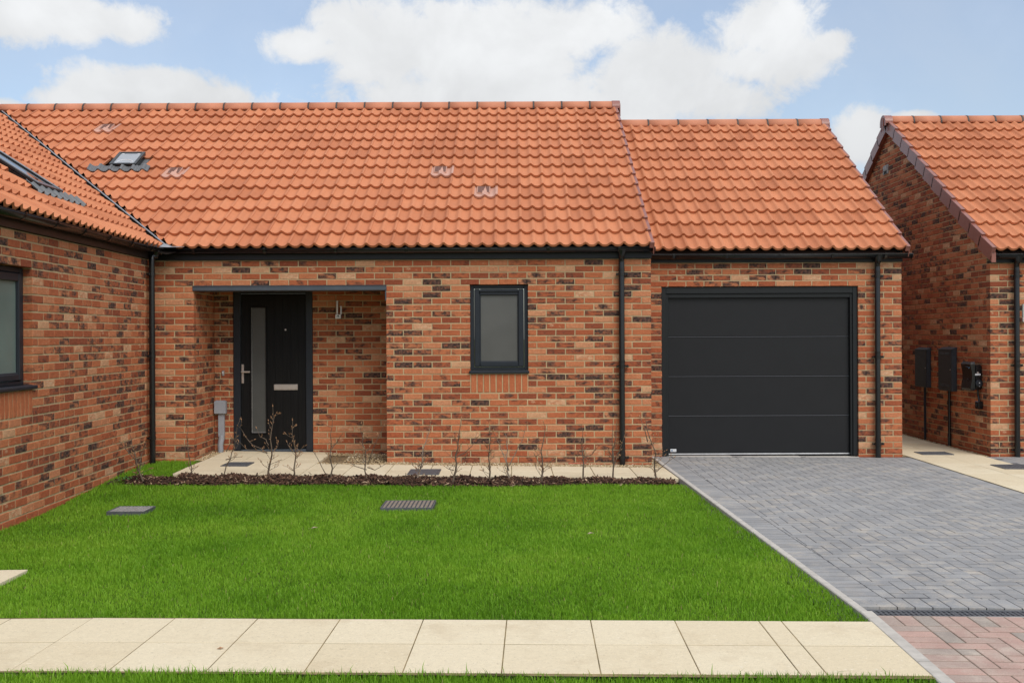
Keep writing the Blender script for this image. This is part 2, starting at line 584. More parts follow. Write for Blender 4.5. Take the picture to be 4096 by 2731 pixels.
class Piece:
    """A small mesh that many objects share, with its own colour tone; the leftovers of a kind are joined from the same arrays."""

    def __init__(self, name, verts, faces, mat, tone=(0.5, 0, 0), smooth=None, mi=None, mats=None):
        self.name = name
        self.v = np.array([tuple(p) for p in verts], dtype=np.float64)
        self.f = [tuple(f) for f in faces]
        self.tone = tone
        self.off = rng.random(3) * 40
        self.mats = mats or [mat]
        self.smooth = smooth if smooth is not None else [False] * len(self.f)
        self.mi = mi or [0] * len(self.f)
        self._mesh = None

    def arrays(self):
        tone = np.tile(np.array([*self.tone, 1.0]), (len(self.v), 1))
        return self.v, tone, self.v + self.off

    @property
    def mesh(self):
        if self._mesh is None:
            me = bpy.data.meshes.new(self.name)
            me.from_pydata([tuple(p) for p in self.v], [], self.f)
            for m in self.mats:
                me.materials.append(M[m])
            _, tone, bco = self.arrays()
            a = me.attributes.new('tone', 'FLOAT_COLOR', 'POINT'); a.data.foreach_set('color', tone.ravel())
            a = me.attributes.new('bco', 'FLOAT_VECTOR', 'POINT'); a.data.foreach_set('vector', bco.ravel())
            me.polygons.foreach_set('use_smooth', self.smooth)
            me.polygons.foreach_set('material_index', self.mi)
            me.update()
            self._mesh = me
        return self._mesh


def np_mesh(name, V, faces_flat, totals, mats, tone=None, bco=None, smooth=None, mi=None):
    me = bpy.data.meshes.new(name)
    me.vertices.add(len(V)); me.vertices.foreach_set('co', np.asarray(V, dtype=np.float32).ravel())
    me.loops.add(len(faces_flat)); me.loops.foreach_set('vertex_index', np.asarray(faces_flat, dtype=np.int32))
    totals = np.asarray(totals, dtype=np.int32)
    starts = np.concatenate(([0], np.cumsum(totals)[:-1])).astype(np.int32)
    me.polygons.add(len(totals)); me.polygons.foreach_set('loop_start', starts)
    try:
        me.polygons.foreach_set('loop_total', totals)
    except Exception:
        pass
    for m in mats:
        me.materials.append(M[m])
    if tone is not None:
        a = me.attributes.new('tone', 'FLOAT_COLOR', 'POINT'); a.data.foreach_set('color', np.asarray(tone, dtype=np.float32).ravel())
    if bco is not None:
        a = me.attributes.new('bco', 'FLOAT_VECTOR', 'POINT'); a.data.foreach_set('vector', np.asarray(bco, dtype=np.float32).ravel())
    if smooth is not None:
        me.polygons.foreach_set('use_smooth', np.asarray(smooth, dtype=bool))
    if mi is not None:
        me.polygons.foreach_set('material_index', np.asarray(mi, dtype=np.int32))
    me.update(calc_edges=True)
    me.validate()
    return me


def join(name, placed, parent, kind='stuff'):
    """many pieces joined into one part"""
    if not placed:
        return None
    V, T, B, Fl, Tt, Sm, Mi = [], [], [], [], [], [], []
    base = 0
    mats = placed[0][0].mats
    for pc, mx in placed:
        v, t, b = pc.arrays()
        A = np.array(mx)
        V.append(v @ A[:3, :3].T + A[:3, 3]); T.append(t); B.append(b)
        for f in pc.f:
            Fl.extend(base + i for i in f); Tt.append(len(f))
        Sm.extend(pc.smooth); Mi.extend(pc.mi)
        base += len(v)
    me = np_mesh(name, np.concatenate(V), Fl, Tt, mats, np.concatenate(T), np.concatenate(B), Sm, Mi)
    o = bpy.data.objects.new(name, me)
    setup(o, parent, kind=kind)
    return o


def seen(p, nrm, size=1.0):
    """how large a piece shows from the camera, 0 outside the frame"""
    p = Vector(p); d = p - Vector((0, 0, CAMZ))
    if d.y < 0.3:
        return 0.0
    px = 2048 + d.x / d.y * F; py = 1345 - d.z / d.y * F
    if not (-60 < px < 4156 and -60 < py < 2791):
        return 0.0
    c = -d.normalized().dot(Vector(nrm))
    return size * max(c, 0.0) / d.length_squared


def place(name, items, parent, limit=300, stuff=None):
    """items: (piece, world matrix, weight). The pieces that show largest become objects, the rest one part."""
    items = sorted(items, key=lambda q: -q[2])
    for pc, mx, w in items[:limit]:
        o = bpy.data.objects.new(name, pc.mesh)
        setup(o, parent)
        o.matrix_basis = mx
    join(stuff or name, [(a, b) for a, b, c in items[limit:]], parent)


# ---------------------------------------------------------------- bricks
BL, BH, BD = 0.214, 0.0625, 0.1025


def brick_piece(tone, name='brick'):
    c = 0.004
    j = lambda s: random.uniform(-s, s)
    fr = 0.0 + random.uniform(-0.0015, 0.0015)
    V = []
    for x, z in ((-BL / 2, 0), (BL / 2, 0), (BL / 2, BH), (-BL / 2, BH)):
        V.append((x, BD, z))
    for x, z in ((-BL / 2, 0), (BL / 2, 0), (BL / 2, BH), (-BL / 2, BH)):
        V.append((x + j(.0015), fr + c, z + j(.0018)))
    for x, z in ((-1, 0), (-.33, 0), (.33, 0), (1, 0), (1, 1), (.33, 1), (-.33, 1), (-1, 1)):
        xx = x * (BL / 2 - c) + j(.0012)
        zz = (c if z == 0 else BH - c) + j(.0014)
        V.append((xx, fr + j(.0016), zz))
    Fc = [(0, 1, 5, 4), (1, 2, 6, 5), (2, 3, 7, 6), (3, 0, 4, 7),
          (4, 5, 11, 10, 9, 8), (5, 6, 12, 11), (6, 7, 15, 14, 13, 12), (7, 4, 8, 15),
          (8, 9, 14, 15), (9, 10, 13, 14), (10, 11, 12, 13)]
    return Piece(name, V, Fc, 'brick', tone)


def brick_tone():
    r = random.random()
    t = min(1, max(0, random.gauss(0.38, 0.20)))
    if r < 0.17:
        return (t, random.uniform(0.74, 1.0), 0.0)
    if r < 0.48:
        return (t * 0.85, random.uniform(0.42, 0.70), random.uniform(0, .3))
    if r < 0.58:
        return (random.uniform(0.55, 0.95), random.uniform(0, .2), random.uniform(.3, .7))
    return (t, random.uniform(0, 0.24), random.uniform(0, 0.42))


POOL = [brick_piece(brick_tone()) for _ in range(90)]
CLEAN = [brick_piece((random.uniform(0.16, 0.3), 0, 0)) for _ in range(8)]
SOLDIER = [brick_piece((random.uniform(0.34, 0.44), 0, 0)) for _ in range(6)]
DARKISH = POOL


class Wall:
    """A brick wall: origin O, direction u along it (left to right seen from outside), inward direction; gathers bricks and builds its mortar."""

    def __init__(self, O, u, inward, vis=1.0):
        self.O, self.u, self.w = Vector(O), Vector(u).normalized(), Vector(inward).normalized()
        self.items = []
        self.vis = vis

    def mx(self, uu, z, sx=1.0, sz=1.0, dw=0.0):
        p = self.O + self.u * uu + self.w * dw + Vector((0, 0, z))
        R = Matrix((self.u * sx, self.w, Vector((0, 0, sz)))).transposed().to_4x4()
        return Matrix.Translation(p) @ R

    def put(self, piece, uc, z, length, sz=1.0):
        m = self.mx(uc, z, length / BL, sz)
        wgt = seen(m.translation, -self.w, length * BH) * self.vis
        self.items.append((piece, m, wgt))

    def courses(self, u0, u1, z0, n, anchor, openings=(), top=None, parity=0, pool=None, skip=None):
        for k in range(n):
            z = z0 + 0.075 * k
            zc = z + BH / 2
            segs = [(u0, u1)]
            for a, b, za, zb in openings:
                if za < zc < zb:
                    new = []
                    for s, e in segs:
                        if b <= s or a >= e:
                            new.append((s, e)); continue
                        if a > s: new.append((s, a))
                        if b < e: new.append((b, e))
                    segs = new
            for s, e in segs:
                if e - s < 0.02:
                    continue
                off = anchor + (0.1125 if (k + parity) % 2 else 0.0)
                i0 = math.floor((s - off) / 0.225) - 1
                cuts = [s]
                for i in range(i0, i0 + int((e - s) / 0.225) + 5):
                    g = off + 0.225 * i
                    if s + 0.045 < g < e - 0.045:
                        cuts.append(g)
                cuts.append(e)
                for i in range(len(cuts) - 1):
                    a = cuts[i] + (0.006 if i > 0 else 0.0)
                    b = cuts[i + 1] - (0.006 if i < len(cuts) - 2 else 0.0)
                    uc = (a + b) / 2
                    if top is not None:
                        lo, hi = min(top(a), top(b)), max(top(a), top(b))
                        if z > hi - .01: continue
                        if z + BH > lo:
                            pc = random.choice(pool or POOL); mxb = self.mx(uc, z, (b - a) / BL)
                            du = self.u * (b - a) + Vector((0, 0, top(b) - top(a)))
                            no = self.w.cross(du)
                            if no.z < 0: no = -no
                            res = bisect_piece(pc, mxb, [(self.O + self.u * a + Vector((0, 0, top(a))), no.normalized())])
                            if res: self.items.append((res[0], res[1], seen(mxb.translation, -self.w, (b - a) * BH * .6) * self.vis))
                            continue
                    if skip and skip(uc, zc):
                        continue
                    self.put(random.choice(pool or POOL), uc, z, b - a)

    def soldiers(self, u0, u1, z0, n):
        p = (u1 - u0) / n
        for i in range(n):
            uc = u0 + p * (i + 0.5)
            # brick on end: its length stands up
            pt = self.O + self.u * uc + Vector((0, 0, z0 + 0.1075))
            R = Matrix((Vector((0, 0, 1)), self.w, -self.u)).transposed().to_4x4()
            m = Matrix.Translation(pt) @ R @ Matrix.Translation((0, 0, -BH / 2))
            self.items.append((random.choice(SOLDIER), m, seen(pt, -self.w, BL * BH) * self.vis))

    def mortar(self, mb, u0, u1, z0, z1, openings=(), thick=0.096, recess=0.0045):
        us = sorted({u0, u1, *[q for o in openings for q in o[:2] if u0 < q < u1]})
        zs = sorted({z0, z1, *[q for o in openings for q in o[2:4] if z0 < q < z1]})

        def full(i, j):
            if not (0 <= i < len(us) - 1 and 0 <= j < len(zs) - 1):
                return False
            uc, zc = (us[i] + us[i + 1]) / 2, (zs[j] + zs[j + 1]) / 2
            return not any(a < uc < b and c < zc < d for a, b, c, d in openings)

        P = lambda a, w, z: self.O + self.u * a + self.w * w + Vector((0, 0, z))
        for i in range(len(us) - 1):
            for j in range(len(zs) - 1):
                if not full(i, j):
                    continue
                a, b, c, d = us[i], us[i + 1], zs[j], zs[j + 1]
                # reveals stay a little behind the brick ends
                e = 0.004
                al = a + (e if not full(i - 1, j) else 0); bl = b - (e if not full(i + 1, j) else 0)
                cl = c + (e if not full(i, j - 1) else 0); dl = d - (e if not full(i, j + 1) else 0)
                r, t = recess, thick
                mb.add([P(al, r, cl), P(bl, r, cl), P(bl, r, dl), P(al, r, dl), P(al, t, cl), P(bl, t, cl), P(bl, t, dl), P(al, t, dl)],
                       [(0, 1, 2, 3), (5, 4, 7, 6)])
                if not full(i - 1, j): mb.add([P(al, r, cl), P(al, r, dl), P(al, t, dl), P(al, t, cl)], [(0, 1, 2, 3)])
                if not full(i + 1, j): mb.add([P(bl, r, cl), P(bl, t, cl), P(bl, t, dl), P(bl, r, dl)], [(0, 1, 2, 3)])
                if not full(i, j - 1): mb.add([P(al, r, cl), P(al, t, cl), P(bl, t, cl), P(bl, r, cl)], [(0, 1, 2, 3)])
                if not full(i, j + 1): mb.add([P(al, r, dl), P(bl, r, dl), P(bl, t, dl), P(al, t, dl)], [(0, 1, 2, 3)])


# ---------------------------------------------------------------- roof tiles
TW, TL, GAUGE_DEF = 0.30, 0.425, 0.35
AMP, LIFT, THK = 0.037, 0.042, 0.029


def tile_h(x):
    p = x / 0.15
    p = p + 0.05 * math.sin(2 * math.pi * p)
    h = AMP * ((1 + math.cos(2 * math.pi * p)) / 2) ** 1.35
    if x > TW - 0.022:
        h += 0.007 * min(1, (x - (TW - 0.022)) / 0.010)
    return h


def tile_piece(tone, name='roof_tile', mats=None, vent=False):
    n = 14
    xs = [TW * i / n for i in range(n)] + [TW - 0.012, TW + 0.014]
    k = len(xs)
    V, Fc, Sm, Mi = [], [], [], []
    top0 = 0
    for x in xs: V.append((x, 0.0, tile_h(x) + LIFT))
    for x in xs: V.append((x, TL, tile_h(x)))
    for i in range(k - 1):
        Fc.append((i, i + 1, k + i + 1, k + i)); Sm.append(True); Mi.append(0)
    b = len(V)
    for x in xs: V.append((x, 0.0, tile_h(x) + LIFT))
    for x in xs: V.append((x, 0.003, tile_h(x) + LIFT - THK))
    for i in range(k - 1):
        Fc.append((b + k + i, b + k + i + 1, b + i + 1, b + i)); Sm.append(True); Mi.append(0)
    # the two long edges
    for i, s in ((0, 0), (k - 1, 1)):
        b = len(V)
        x = xs[i]
        V += [(x, 0, tile_h(x) + LIFT), (x, TL, tile_h(x)), (x, TL, tile_h(x) - THK), (x, 0.003, tile_h(x) + LIFT - THK)]
        Fc.append((b, b + 1, b + 2, b + 3) if s else (b + 3, b + 2, b + 1, b)); Sm.append(False); Mi.append(0)
    if vent:
        def bx(x0, x1, y0, y1, z0, z1, m):
            b = len(V)
            V.extend([(x0, y0, z0), (x1, y0, z0), (x1, y1, z0), (x0, y1, z0), (x0, y0, z1), (x1, y0, z1), (x1, y1, z1), (x0, y1, z1)])
            for f in [(4, 5, 6, 7), (0, 1, 5, 4), (1, 2, 6, 5), (2, 3, 7, 6), (3, 0, 4, 7)]:
                Fc.append(tuple(b + q for q in f)); Sm.append(False); Mi.append(m)
        bx(0.045, 0.215, 0.13, 0.335, 0.0, 0.043, 0)
        bx(0.055, 0.205, 0.142, 0.33, 0.0, 0.046, 1)
        for q in range(4):
            x = 0.085 + q * 0.03
            bx(x, x + 0.004, 0.142, 0.33, 0.0, 0.050, 1)
        bx(0.115, 0.155, 0.06, 0.16, 0.0, 0.058, 0)
    return Piece(name, V, Fc, 'tile', tone, Sm, Mi, mats)


TILES = [tile_piece((random.random(), 0, 0)) for _ in range(14)]
VENT = tile_piece((0.5, 0, 0), 'vent_tile', ['vent_pink', 'vent_dark'], True)


def bisect_piece(pc, mx, planes):
    me = pc.mesh
    bm = bmesh.new(); bm.from_mesh(me); bm.transform(mx)
    for co, no in planes:
        bmesh.ops.bisect_plane(bm, geom=list(bm.verts) + list(bm.edges) + list(bm.faces), plane_co=co, plane_no=no, clear_outer=True)
    if len(bm.faces) == 0:
        bm.free(); return None
    bm.verts.index_update()
    c = sum((v.co for v in bm.verts), Vector()) / len(bm.verts)
    P = Piece(pc.name, [v.co - c for v in bm.verts], [[v.index for v in f.verts] for f in bm.faces], 'tile', pc.tone, [f.smooth for f in bm.faces], [f.material_index for f in bm.faces], pc.mats)
    area = sum(f.calc_area() for f in bm.faces)
    bm.free()
    return P, Matrix.Translation(c), area


def tile_roof(roof, E, xd, up, ncols, nrows, gauge, planes=(), holes=(), vents=(), vis=None, limit=300):
    """E: lower left corner of the slope (seen facing it); planes: cuts (point, outward normal); holes: (s0,s1,t0,t1) in metres along/up."""
    E, xd, up = Vector(E), Vector(xd).normalized(), Vector(up).normalized()
    n = xd.cross(up)
    items, specials = [], []
    for r in range(nrows):
        for c in range(ncols):
            s, t = c * TW, r * gauge
            if any(a < s + TW / 2 < b and e < t + gauge / 2 < d for a, b, e, d in holes):
                continue
            p = E + xd * s + up * t + n * (0.012 + random.uniform(-.001, .001))
            R = Matrix((xd, up, n)).transposed().to_4x4()
            m = Matrix.Translation(p) @ R @ Matrix.Rotation(random.uniform(-.004, .004), 4, 'Y')
            pc = VENT if (c, r) in vents else random.choice(TILES)
            cen = p + xd * TW / 2 + up * gauge / 2
            w = seen(cen, n, 0.1) * (vis(cen) if vis else 1.0)
            corners = [p + xd * a + up * b for a in (0, TW + .014) for b in (0, TL)]
            out = cut = False
            for co, no in planes:
                d = [(q - Vector(co)).dot(Vector(no)) for q in corners]
                if min(d) > 0: out = True
                elif max(d) > 0: cut = True
            if out:
                continue
            if cut:
                res = bisect_piece(pc, m, planes)
                if res is None or res[2] < 0.004:
                    continue
                items.append((res[0], res[1], w * 0.6))
            elif pc is VENT:
                specials.append((pc, m, 1.0))
            else:
                items.append((pc, m, w))
    place('roof_tile', items, roof, limit, 'tiling')
    place('vent_tile', specials, roof)


def slope_pt(E, xd, up, s, t, h=0.0):
    E, xd, up = Vector(E), Vector(xd).normalized(), Vector(up).normalized()
    return E + xd * s + up * t + xd.cross(up) * h


def ridge_run(roof, P0, P1, r=0.118, cap0=False, cap1=False):
    P0, P1 = Vector(P0), Vector(P1)
    L = (P1 - P0).length
    d = (P1 - P0).normalized()
    side = Vector((0, 0, 1)).cross(d)
    n = max(1, round(L / 0.45)); p = L / n
    seg = 12

    def arc(mb, a, b, ro, ri, m=0):
        Va = []
        for q, rr in ((a, ro), (b, ro), (a, ri), (b, ri)):
            for i in range(seg + 1):
                w = math.pi * (-0.04 + 1.08 * i / seg)
                Va.append(P0 + d * q + side * math.cos(w) * rr + Vector((0, 0, 1)) * math.sin(w) * rr)
        k = seg + 1
        Fc = []
        for i in range(seg):
            Fc += [(i, i + 1, k + i + 1, k + i), (2 * k + i, 3 * k + i, 3 * k + i + 1, 2 * k + i + 1), (i, 2 * k + i, 2 * k + i + 1, i + 1), (k + i, k + i + 1, 3 * k + i + 1, 3 * k + i)]
        Fc += [(0, k, 3 * k, 2 * k), (seg, 2 * k + seg, 3 * k + seg, k + seg)]
        mb.add(Va, Fc, m, False)

    for i in range(n):
        mb = MB(); arc(mb, i * p + 0.006, (i + 1) * p - 0.006, r + random.uniform(-.001, .001), r - 0.016)
        o = mb.build('ridge_tile', 'ridge', roof)
        for f in o.data.polygons: f.use_smooth = abs(f.normal.dot(d)) < 0.5
        if i:
            mb = MB(); arc(mb, i * p - 0.012, i * p + 0.012, r + 0.004, r - 0.010)
            mb.build('ridge_union', 'union', roof)
    for flag, q, sgn in ((cap0, 0.0, -1), (cap1, L, 1)):
        if flag:
            mb = MB()
            arc(mb, q - 0.09 if sgn > 0 else q - 0.02, q + 0.02 if sgn > 0 else q + 0.09, r + 0.008, r - 0.012)
            c = P0 + d * (q + sgn * 0.02)
            pts = []
            for i in range(seg + 1):
                w = math.pi * i / seg
                pts.append(c + side * math.cos(w) * (r + 0.008) + Vector((0, 0, 1)) * math.sin(w) * (r + 0.008))
            pts = [pts[0] - Vector((0, 0, .05))] + pts + [pts[-1] - Vector((0, 0, .05))]
            mb.prism(pts, d * sgn * 0.012)
            for k in (-1, 1):
                cc = c + d * sgn * 0.012
                mb.prism([cc + side * k * .015 + Vector((0, 0, -.10)), cc + side * k * .045 + Vector((0, 0, -.13)), cc + side * k * .045 + Vector((0, 0, .06)), cc + side * k * .015 + Vector((0, 0, .085))], d * sgn * .012)
            mb.build('ridge_end_cap', 'verge', roof)


def verge_caps(roof, E, xd, up, s, nrows, gauge, side, drop=0.12, wid=0.05):
    """one plastic cap per course along the verge at distance s; side +1: the outer face looks along +xd"""
    E, xd, up = Vector(E), Vector(xd).normalized(), Vector(up).normalized()
    n = xd.cross(up)
    R = Matrix((xd, up, n)).transposed().to_4x4()
    for r in range(nrows):
        p = E + xd * s + up * (r * gauge - 0.012) + n * 0.012
        mb = MB()
        tilt = Matrix.Rotation(-0.085, 4, 'X')
        mx = Matrix.Translation(p) @ R @ tilt
        top = 0.074
        x0, x1 = (-wid, 0.006) if side > 0 else (-0.006, wid)
        mb.cbox(x0, x1, 0, gauge + 0.02, top - 0.02, top, 0.004, 0, mx)
        xo0, xo1 = (x1 - 0.012, x1) if side > 0 else (x0, x0 + 0.012)
        mb.cbox(xo0 + (0.001 if side > 0 else -0.001), xo1 + (0.001 if side > 0 else -0.001), 0.001, gauge + 0.028, top - drop - 0.03, top - 0.001, 0.003, 0, mx)
        mb.cbox(x0 + .001, x1 - 0.001, 0.004, 0.016, top - 0.075, top - 0.002, 0.003, 0, mx)
        mb.build('verge_cap', 'verge', roof)


# ---------------------------------------------------------------- rainwater goods
def gutter(parent, P0, P1, out, clips=0, mat='blackplastic', caps=(True, True), r=0.056):
    P0, P1, out = Vector(P0), Vector(P1), Vector(out).normalized()
    d = (P1 - P0).normalized()
    seg = 10
    up = Vector((0, 0, 1))

    def half(mb, a, b, ro, ri):
        V = []
        for q, rr in ((a, ro), (b, ro), (a, ri), (b, ri)):
            for i in range(seg + 1):
                w = math.pi * (1 + i / seg)
                V.append(q + out * math.cos(w) * rr + up * math.sin(w) * rr)
        k = seg + 1
        Fc = []
        for i in range(seg):
            Fc += [(i, i + 1, k + i + 1, k + i), (2 * k + i, 3 * k + i, 3 * k + i + 1, 2 * k + i + 1), (i, 2 * k + i, 2 * k + i + 1, i + 1), (k + i, k + i + 1, 3 * k + i + 1, 3 * k + i)]
        Fc += [(0, k, 3 * k, 2 * k), (seg, 2 * k + seg, 3 * k + seg, k + seg)]
        mb.add(V, Fc, 0, False)

    mb = MB()
    half(mb, P0, P1, r, r - 0.004)
    # rolled rim
    mb.tube([P0 + out * r, P1 + out * r], 0.005, 6)
    for fl, q, s in ((caps[0], P0, -1), (caps[1], P1, 1)):
        if fl:
            pts = [q + out * math.cos(math.pi * (1 + i / seg)) * (r + .003) + up * math.sin(math.pi * (1 + i / seg)) * (r + .003) for i in range(seg + 1)]
            mb.prism(pts, d * s * 0.008)
    g = mb.build('gutter', mat, parent)
    for f in g.data.polygons: f.use_smooth = abs(f.normal.dot(d)) < 0.5
    L = (P1 - P0).length
    for i in range(clips):
        c = P0 + d * (L * (i + 0.5) / clips)
        mb = MB()
        half(mb, c - d * 0.016, c + d * 0.016, r + 0.004, r + 0.0005)
        mb.obj = None
        mb.box(-0.012, 0.012, -0.004, 0.004, -0.006, 0.010, 0, Matrix.Translation(c + out * (r + .003)) @ Matrix((d, out, up)).transposed().to_4x4())
        mb.build('gutter_bracket', mat, g)
    return g


def downpipe(parent, X, Y, ztop, zbot, clips, side=(0, 1, 0), mat='blackplastic', r=0.034, swan=None, outlet=True):
    """side: direction from the pipe to its wall"""
    side = Vector(side)
    mb = MB()
    top = Vector((X, Y, ztop))
    if swan:
        a = Vector(swan)
        mb.tube([a + Vector((0, 0, .02)), a - Vector((0, 0, .05)), top + Vector((0, 0, 0.02)), top - Vector((0, 0, 0.06)), Vector((X, Y, zbot))], r, 14)
    else:
        mb.tube([top, Vector((X, Y, zbot))], r, 14)
    if outlet:
        a = Vector(swan) if swan else top
        mb.tube([a + Vector((0, 0, .035)), a + Vector((0, 0, 0.0)), a + Vector((0, 0, -.03)), a + Vector((0, 0, -.055))], [0.062, 0.058, 0.042, 0.039], 14)
    dp = mb.build('downpipe', mat, parent)
    perp = Vector((0, 0, 1)).cross(side)
    for z in clips:
        mb = MB()
        c = Vector((X, Y, z))
        mb.tube([c - Vector((0, 0, .022)), c + Vector((0, 0, .022))], r + 0.005, 14)
        R = Matrix.Translation(c) @ Matrix((perp, side, Vector((0, 0, 1)))).transposed().to_4x4()
        mb.box(-0.075, 0.055, 0.010, 0.026, -0.010, 0.010, 0, R)
        mb.cbox(-0.080, -0.055, 0.004, 0.045, -0.014, 0.014, 0.003, 0, R)
        mb.cbox(0.048, 0.062, 0.004, 0.045, -0.012, 0.012, 0.003, 0, R)
        mb.tube([c + Vector((0, 0, .035)), c + Vector((0, 0, .07))], r + 0.003, 14)
        mb.build('pipe_clip', mat, dp)
    return dp


# ---------------------------------------------------------------- ground levels
def sstep(t):
    t = max(0.0, min(1.0, t)); return t * t * (3 - 2 * t)


def ground(X, Y):
    t = sstep((Y - 8.8) / 3.0)
    hi = 0.0 - 0.0150 * X
    lo = -0.03 - 0.012 * max(0.0, -X - 2.2) - 0.003 * X
    return t * hi + (1 - t) * lo


def gdrive(X, Y):
    return -0.010 - (13.15 - Y) * 0.0048 - 0.008 * (X - 2.0)


FY = 12.39          # front wall of the bungalow
GY = 13.15          # front wall of the garage
NY = 13.25          # front wall of the house to the right
PY = 13.24          # back of the porch
WX = -4.215         # wing wall
Z0 = 0.012
ZT = Z0 + 32 * 0.075

# ================================================================ THE BUNGALOW
house = thing('brick_bungalow', 'long brick bungalow with a recessed porch, a black front door and an orange pantile roof', 'house', (-1.3, FY, 0))
PX0, PX1 = -3.755, -1.484
ZL = Z0 + 27 * 0.075      # underside of the lintel course
ZLT = Z0 + 28 * 0.075
WN0, WN1 = -0.4945, 0.1905
WZ0, WZ1 = Z0 + 14 * 0.075, Z0 + 28 * 0.075
XR = 1.643
mb = MB()
fw = Wall((0, FY, 0), (1, 0, 0), (0, 1, 0))
ops = [(PX0, PX1, -0.2, ZLT), (WN0, WN1, WZ0 - 0.225, WZ1)]
fw.courses(WX, XR, Z0, 32, XR, ops)
fw.courses(WX, XR, Z0 - 0.075, 1, XR, [(PX0, PX1, -0.2, ZLT)], parity=1, pool=CLEAN)
fw.soldiers(WN0 + 0.004, WN1 - 0.004, WZ0 - 0.225 + 0.003, 9)
fw.mortar(mb, WX - 0.1, XR, -0.25, ZT, [(PX0, PX1, -0.2, ZLT - 0.002), (WN0, WN1, WZ0, WZ1)])
# porch: left return, right return, back
lr = Wall((PX0, 0, 0), (0, 1, 0), (-1, 0, 0))
lr.courses(FY + 0.1075, PY, Z0, 28, FY + 0.1075 + 0.1125, parity=1)
lr.courses(FY + 0.1075, PY, Z0 - 0.075, 1, FY, pool=CLEAN)
lr.mortar(mb, FY + 0.098, PY + 0.1, -0.25, ZLT + 0.05, thick=0.09)
rr = Wall((PX1, 0, 0), (0, -1, 0), (1, 0, 0), vis=0.0)
rr.courses(-PY, -FY - 0.1075, Z0, 28, -FY - 0.1075)
rr.mortar(mb, -PY - 0.1, -FY - 0.098, -0.25, ZLT + 0.05, thick=0.09)
DX0, DX1 = -3.517, -2.516
bw = Wall((0, PY, 0), (1, 0, 0), (0, 1, 0))
bw.courses(PX0, PX1, Z0, 28, PX1 - 0.06, [(DX0 - 0.003, DX1 + 0.003, -0.2, 2.2)])
bw.courses(PX0, PX1, Z0 - 0.075, 1, PX1, [(DX0 - 0.003, DX1 + 0.003, -0.2, 2.2)], pool=CLEAN)
bw.mortar(mb, PX0 - 0.002, PX1 + 0.002, -0.25, ZLT + 0.05, [(DX0, DX1, -0.2, 2.3)])
# gable above the garage roof
RUNM, RISEM = 4.26, 2.54
gw = Wall((XR, 0, 0), (0, 1, 0), (-1, 0, 0), vis=0.0)
topm = lambda y: 2.50 + (RISEM / RUNM) * min(y - 12.27, 20.79 - y)
gw.courses(FY + 0.1075, 20.6, Z0, 70, FY, top=topm)
gp = [(XR - 0.0955, FY + .1, -.2), (XR - 0.0955, 20.6, -.2), (XR - 0.0955, 20.6, 2.45), (XR - 0.0955, 16.53, 4.92), (XR - 0.0955, FY + .1, 2.48)]
mb.prism(gp, (0.09, 0, 0))
# porch ceiling
mb.box(PX0 - 0.02, PX1 + 0.02, FY + 0.1, PY + 0.05, ZLT + 0.002, ZLT + 0.02)
wall = mb.build('wall', 'mortar', house)
place('brick', fw.items + lr.items + rr.items + bw.items + gw.items, wall, 300, 'brickwork')

# red air bricks low in the wall
for px in (1858, 2307):
    x = (px - 2048) / 339.0
    mb = MB()
    mb.cbox(x - 0.1075, x + 0.1075, FY - 0.010, FY + 0.05, -0.060, 0.006, 0.003)
    for i in range(3):
        mb.box(x - 0.10, x + 0.10, FY - 0.017, FY - 0.0105, -0.052 + i * 0.02, -0.042 + i * 0.02)
    mb.build('air_brick', pmat('terracotta_vent', (0.40, 0.075, 0.035), 0.7), wall)

# lintel over the porch
mb = MB()
mb.cbox(PX0 - 0.012, PX1 + 0.006, FY - 0.010, FY + 0.30, ZL + 0.014, ZLT - 0.001, 0.004)
mb.cbox(PX0 - 0.012, PX1 + 0.006, FY - 0.016, FY + 0.02, ZLT - 0.010, ZLT - 0.0015, 0.002)
mb.cbox(PX1 - 0.012, PX1 + 0.004, FY - 0.004, FY + 0.10, 1.93, ZL + 0.012, 0.003)
mb.build('lintel', 'lintel', house)


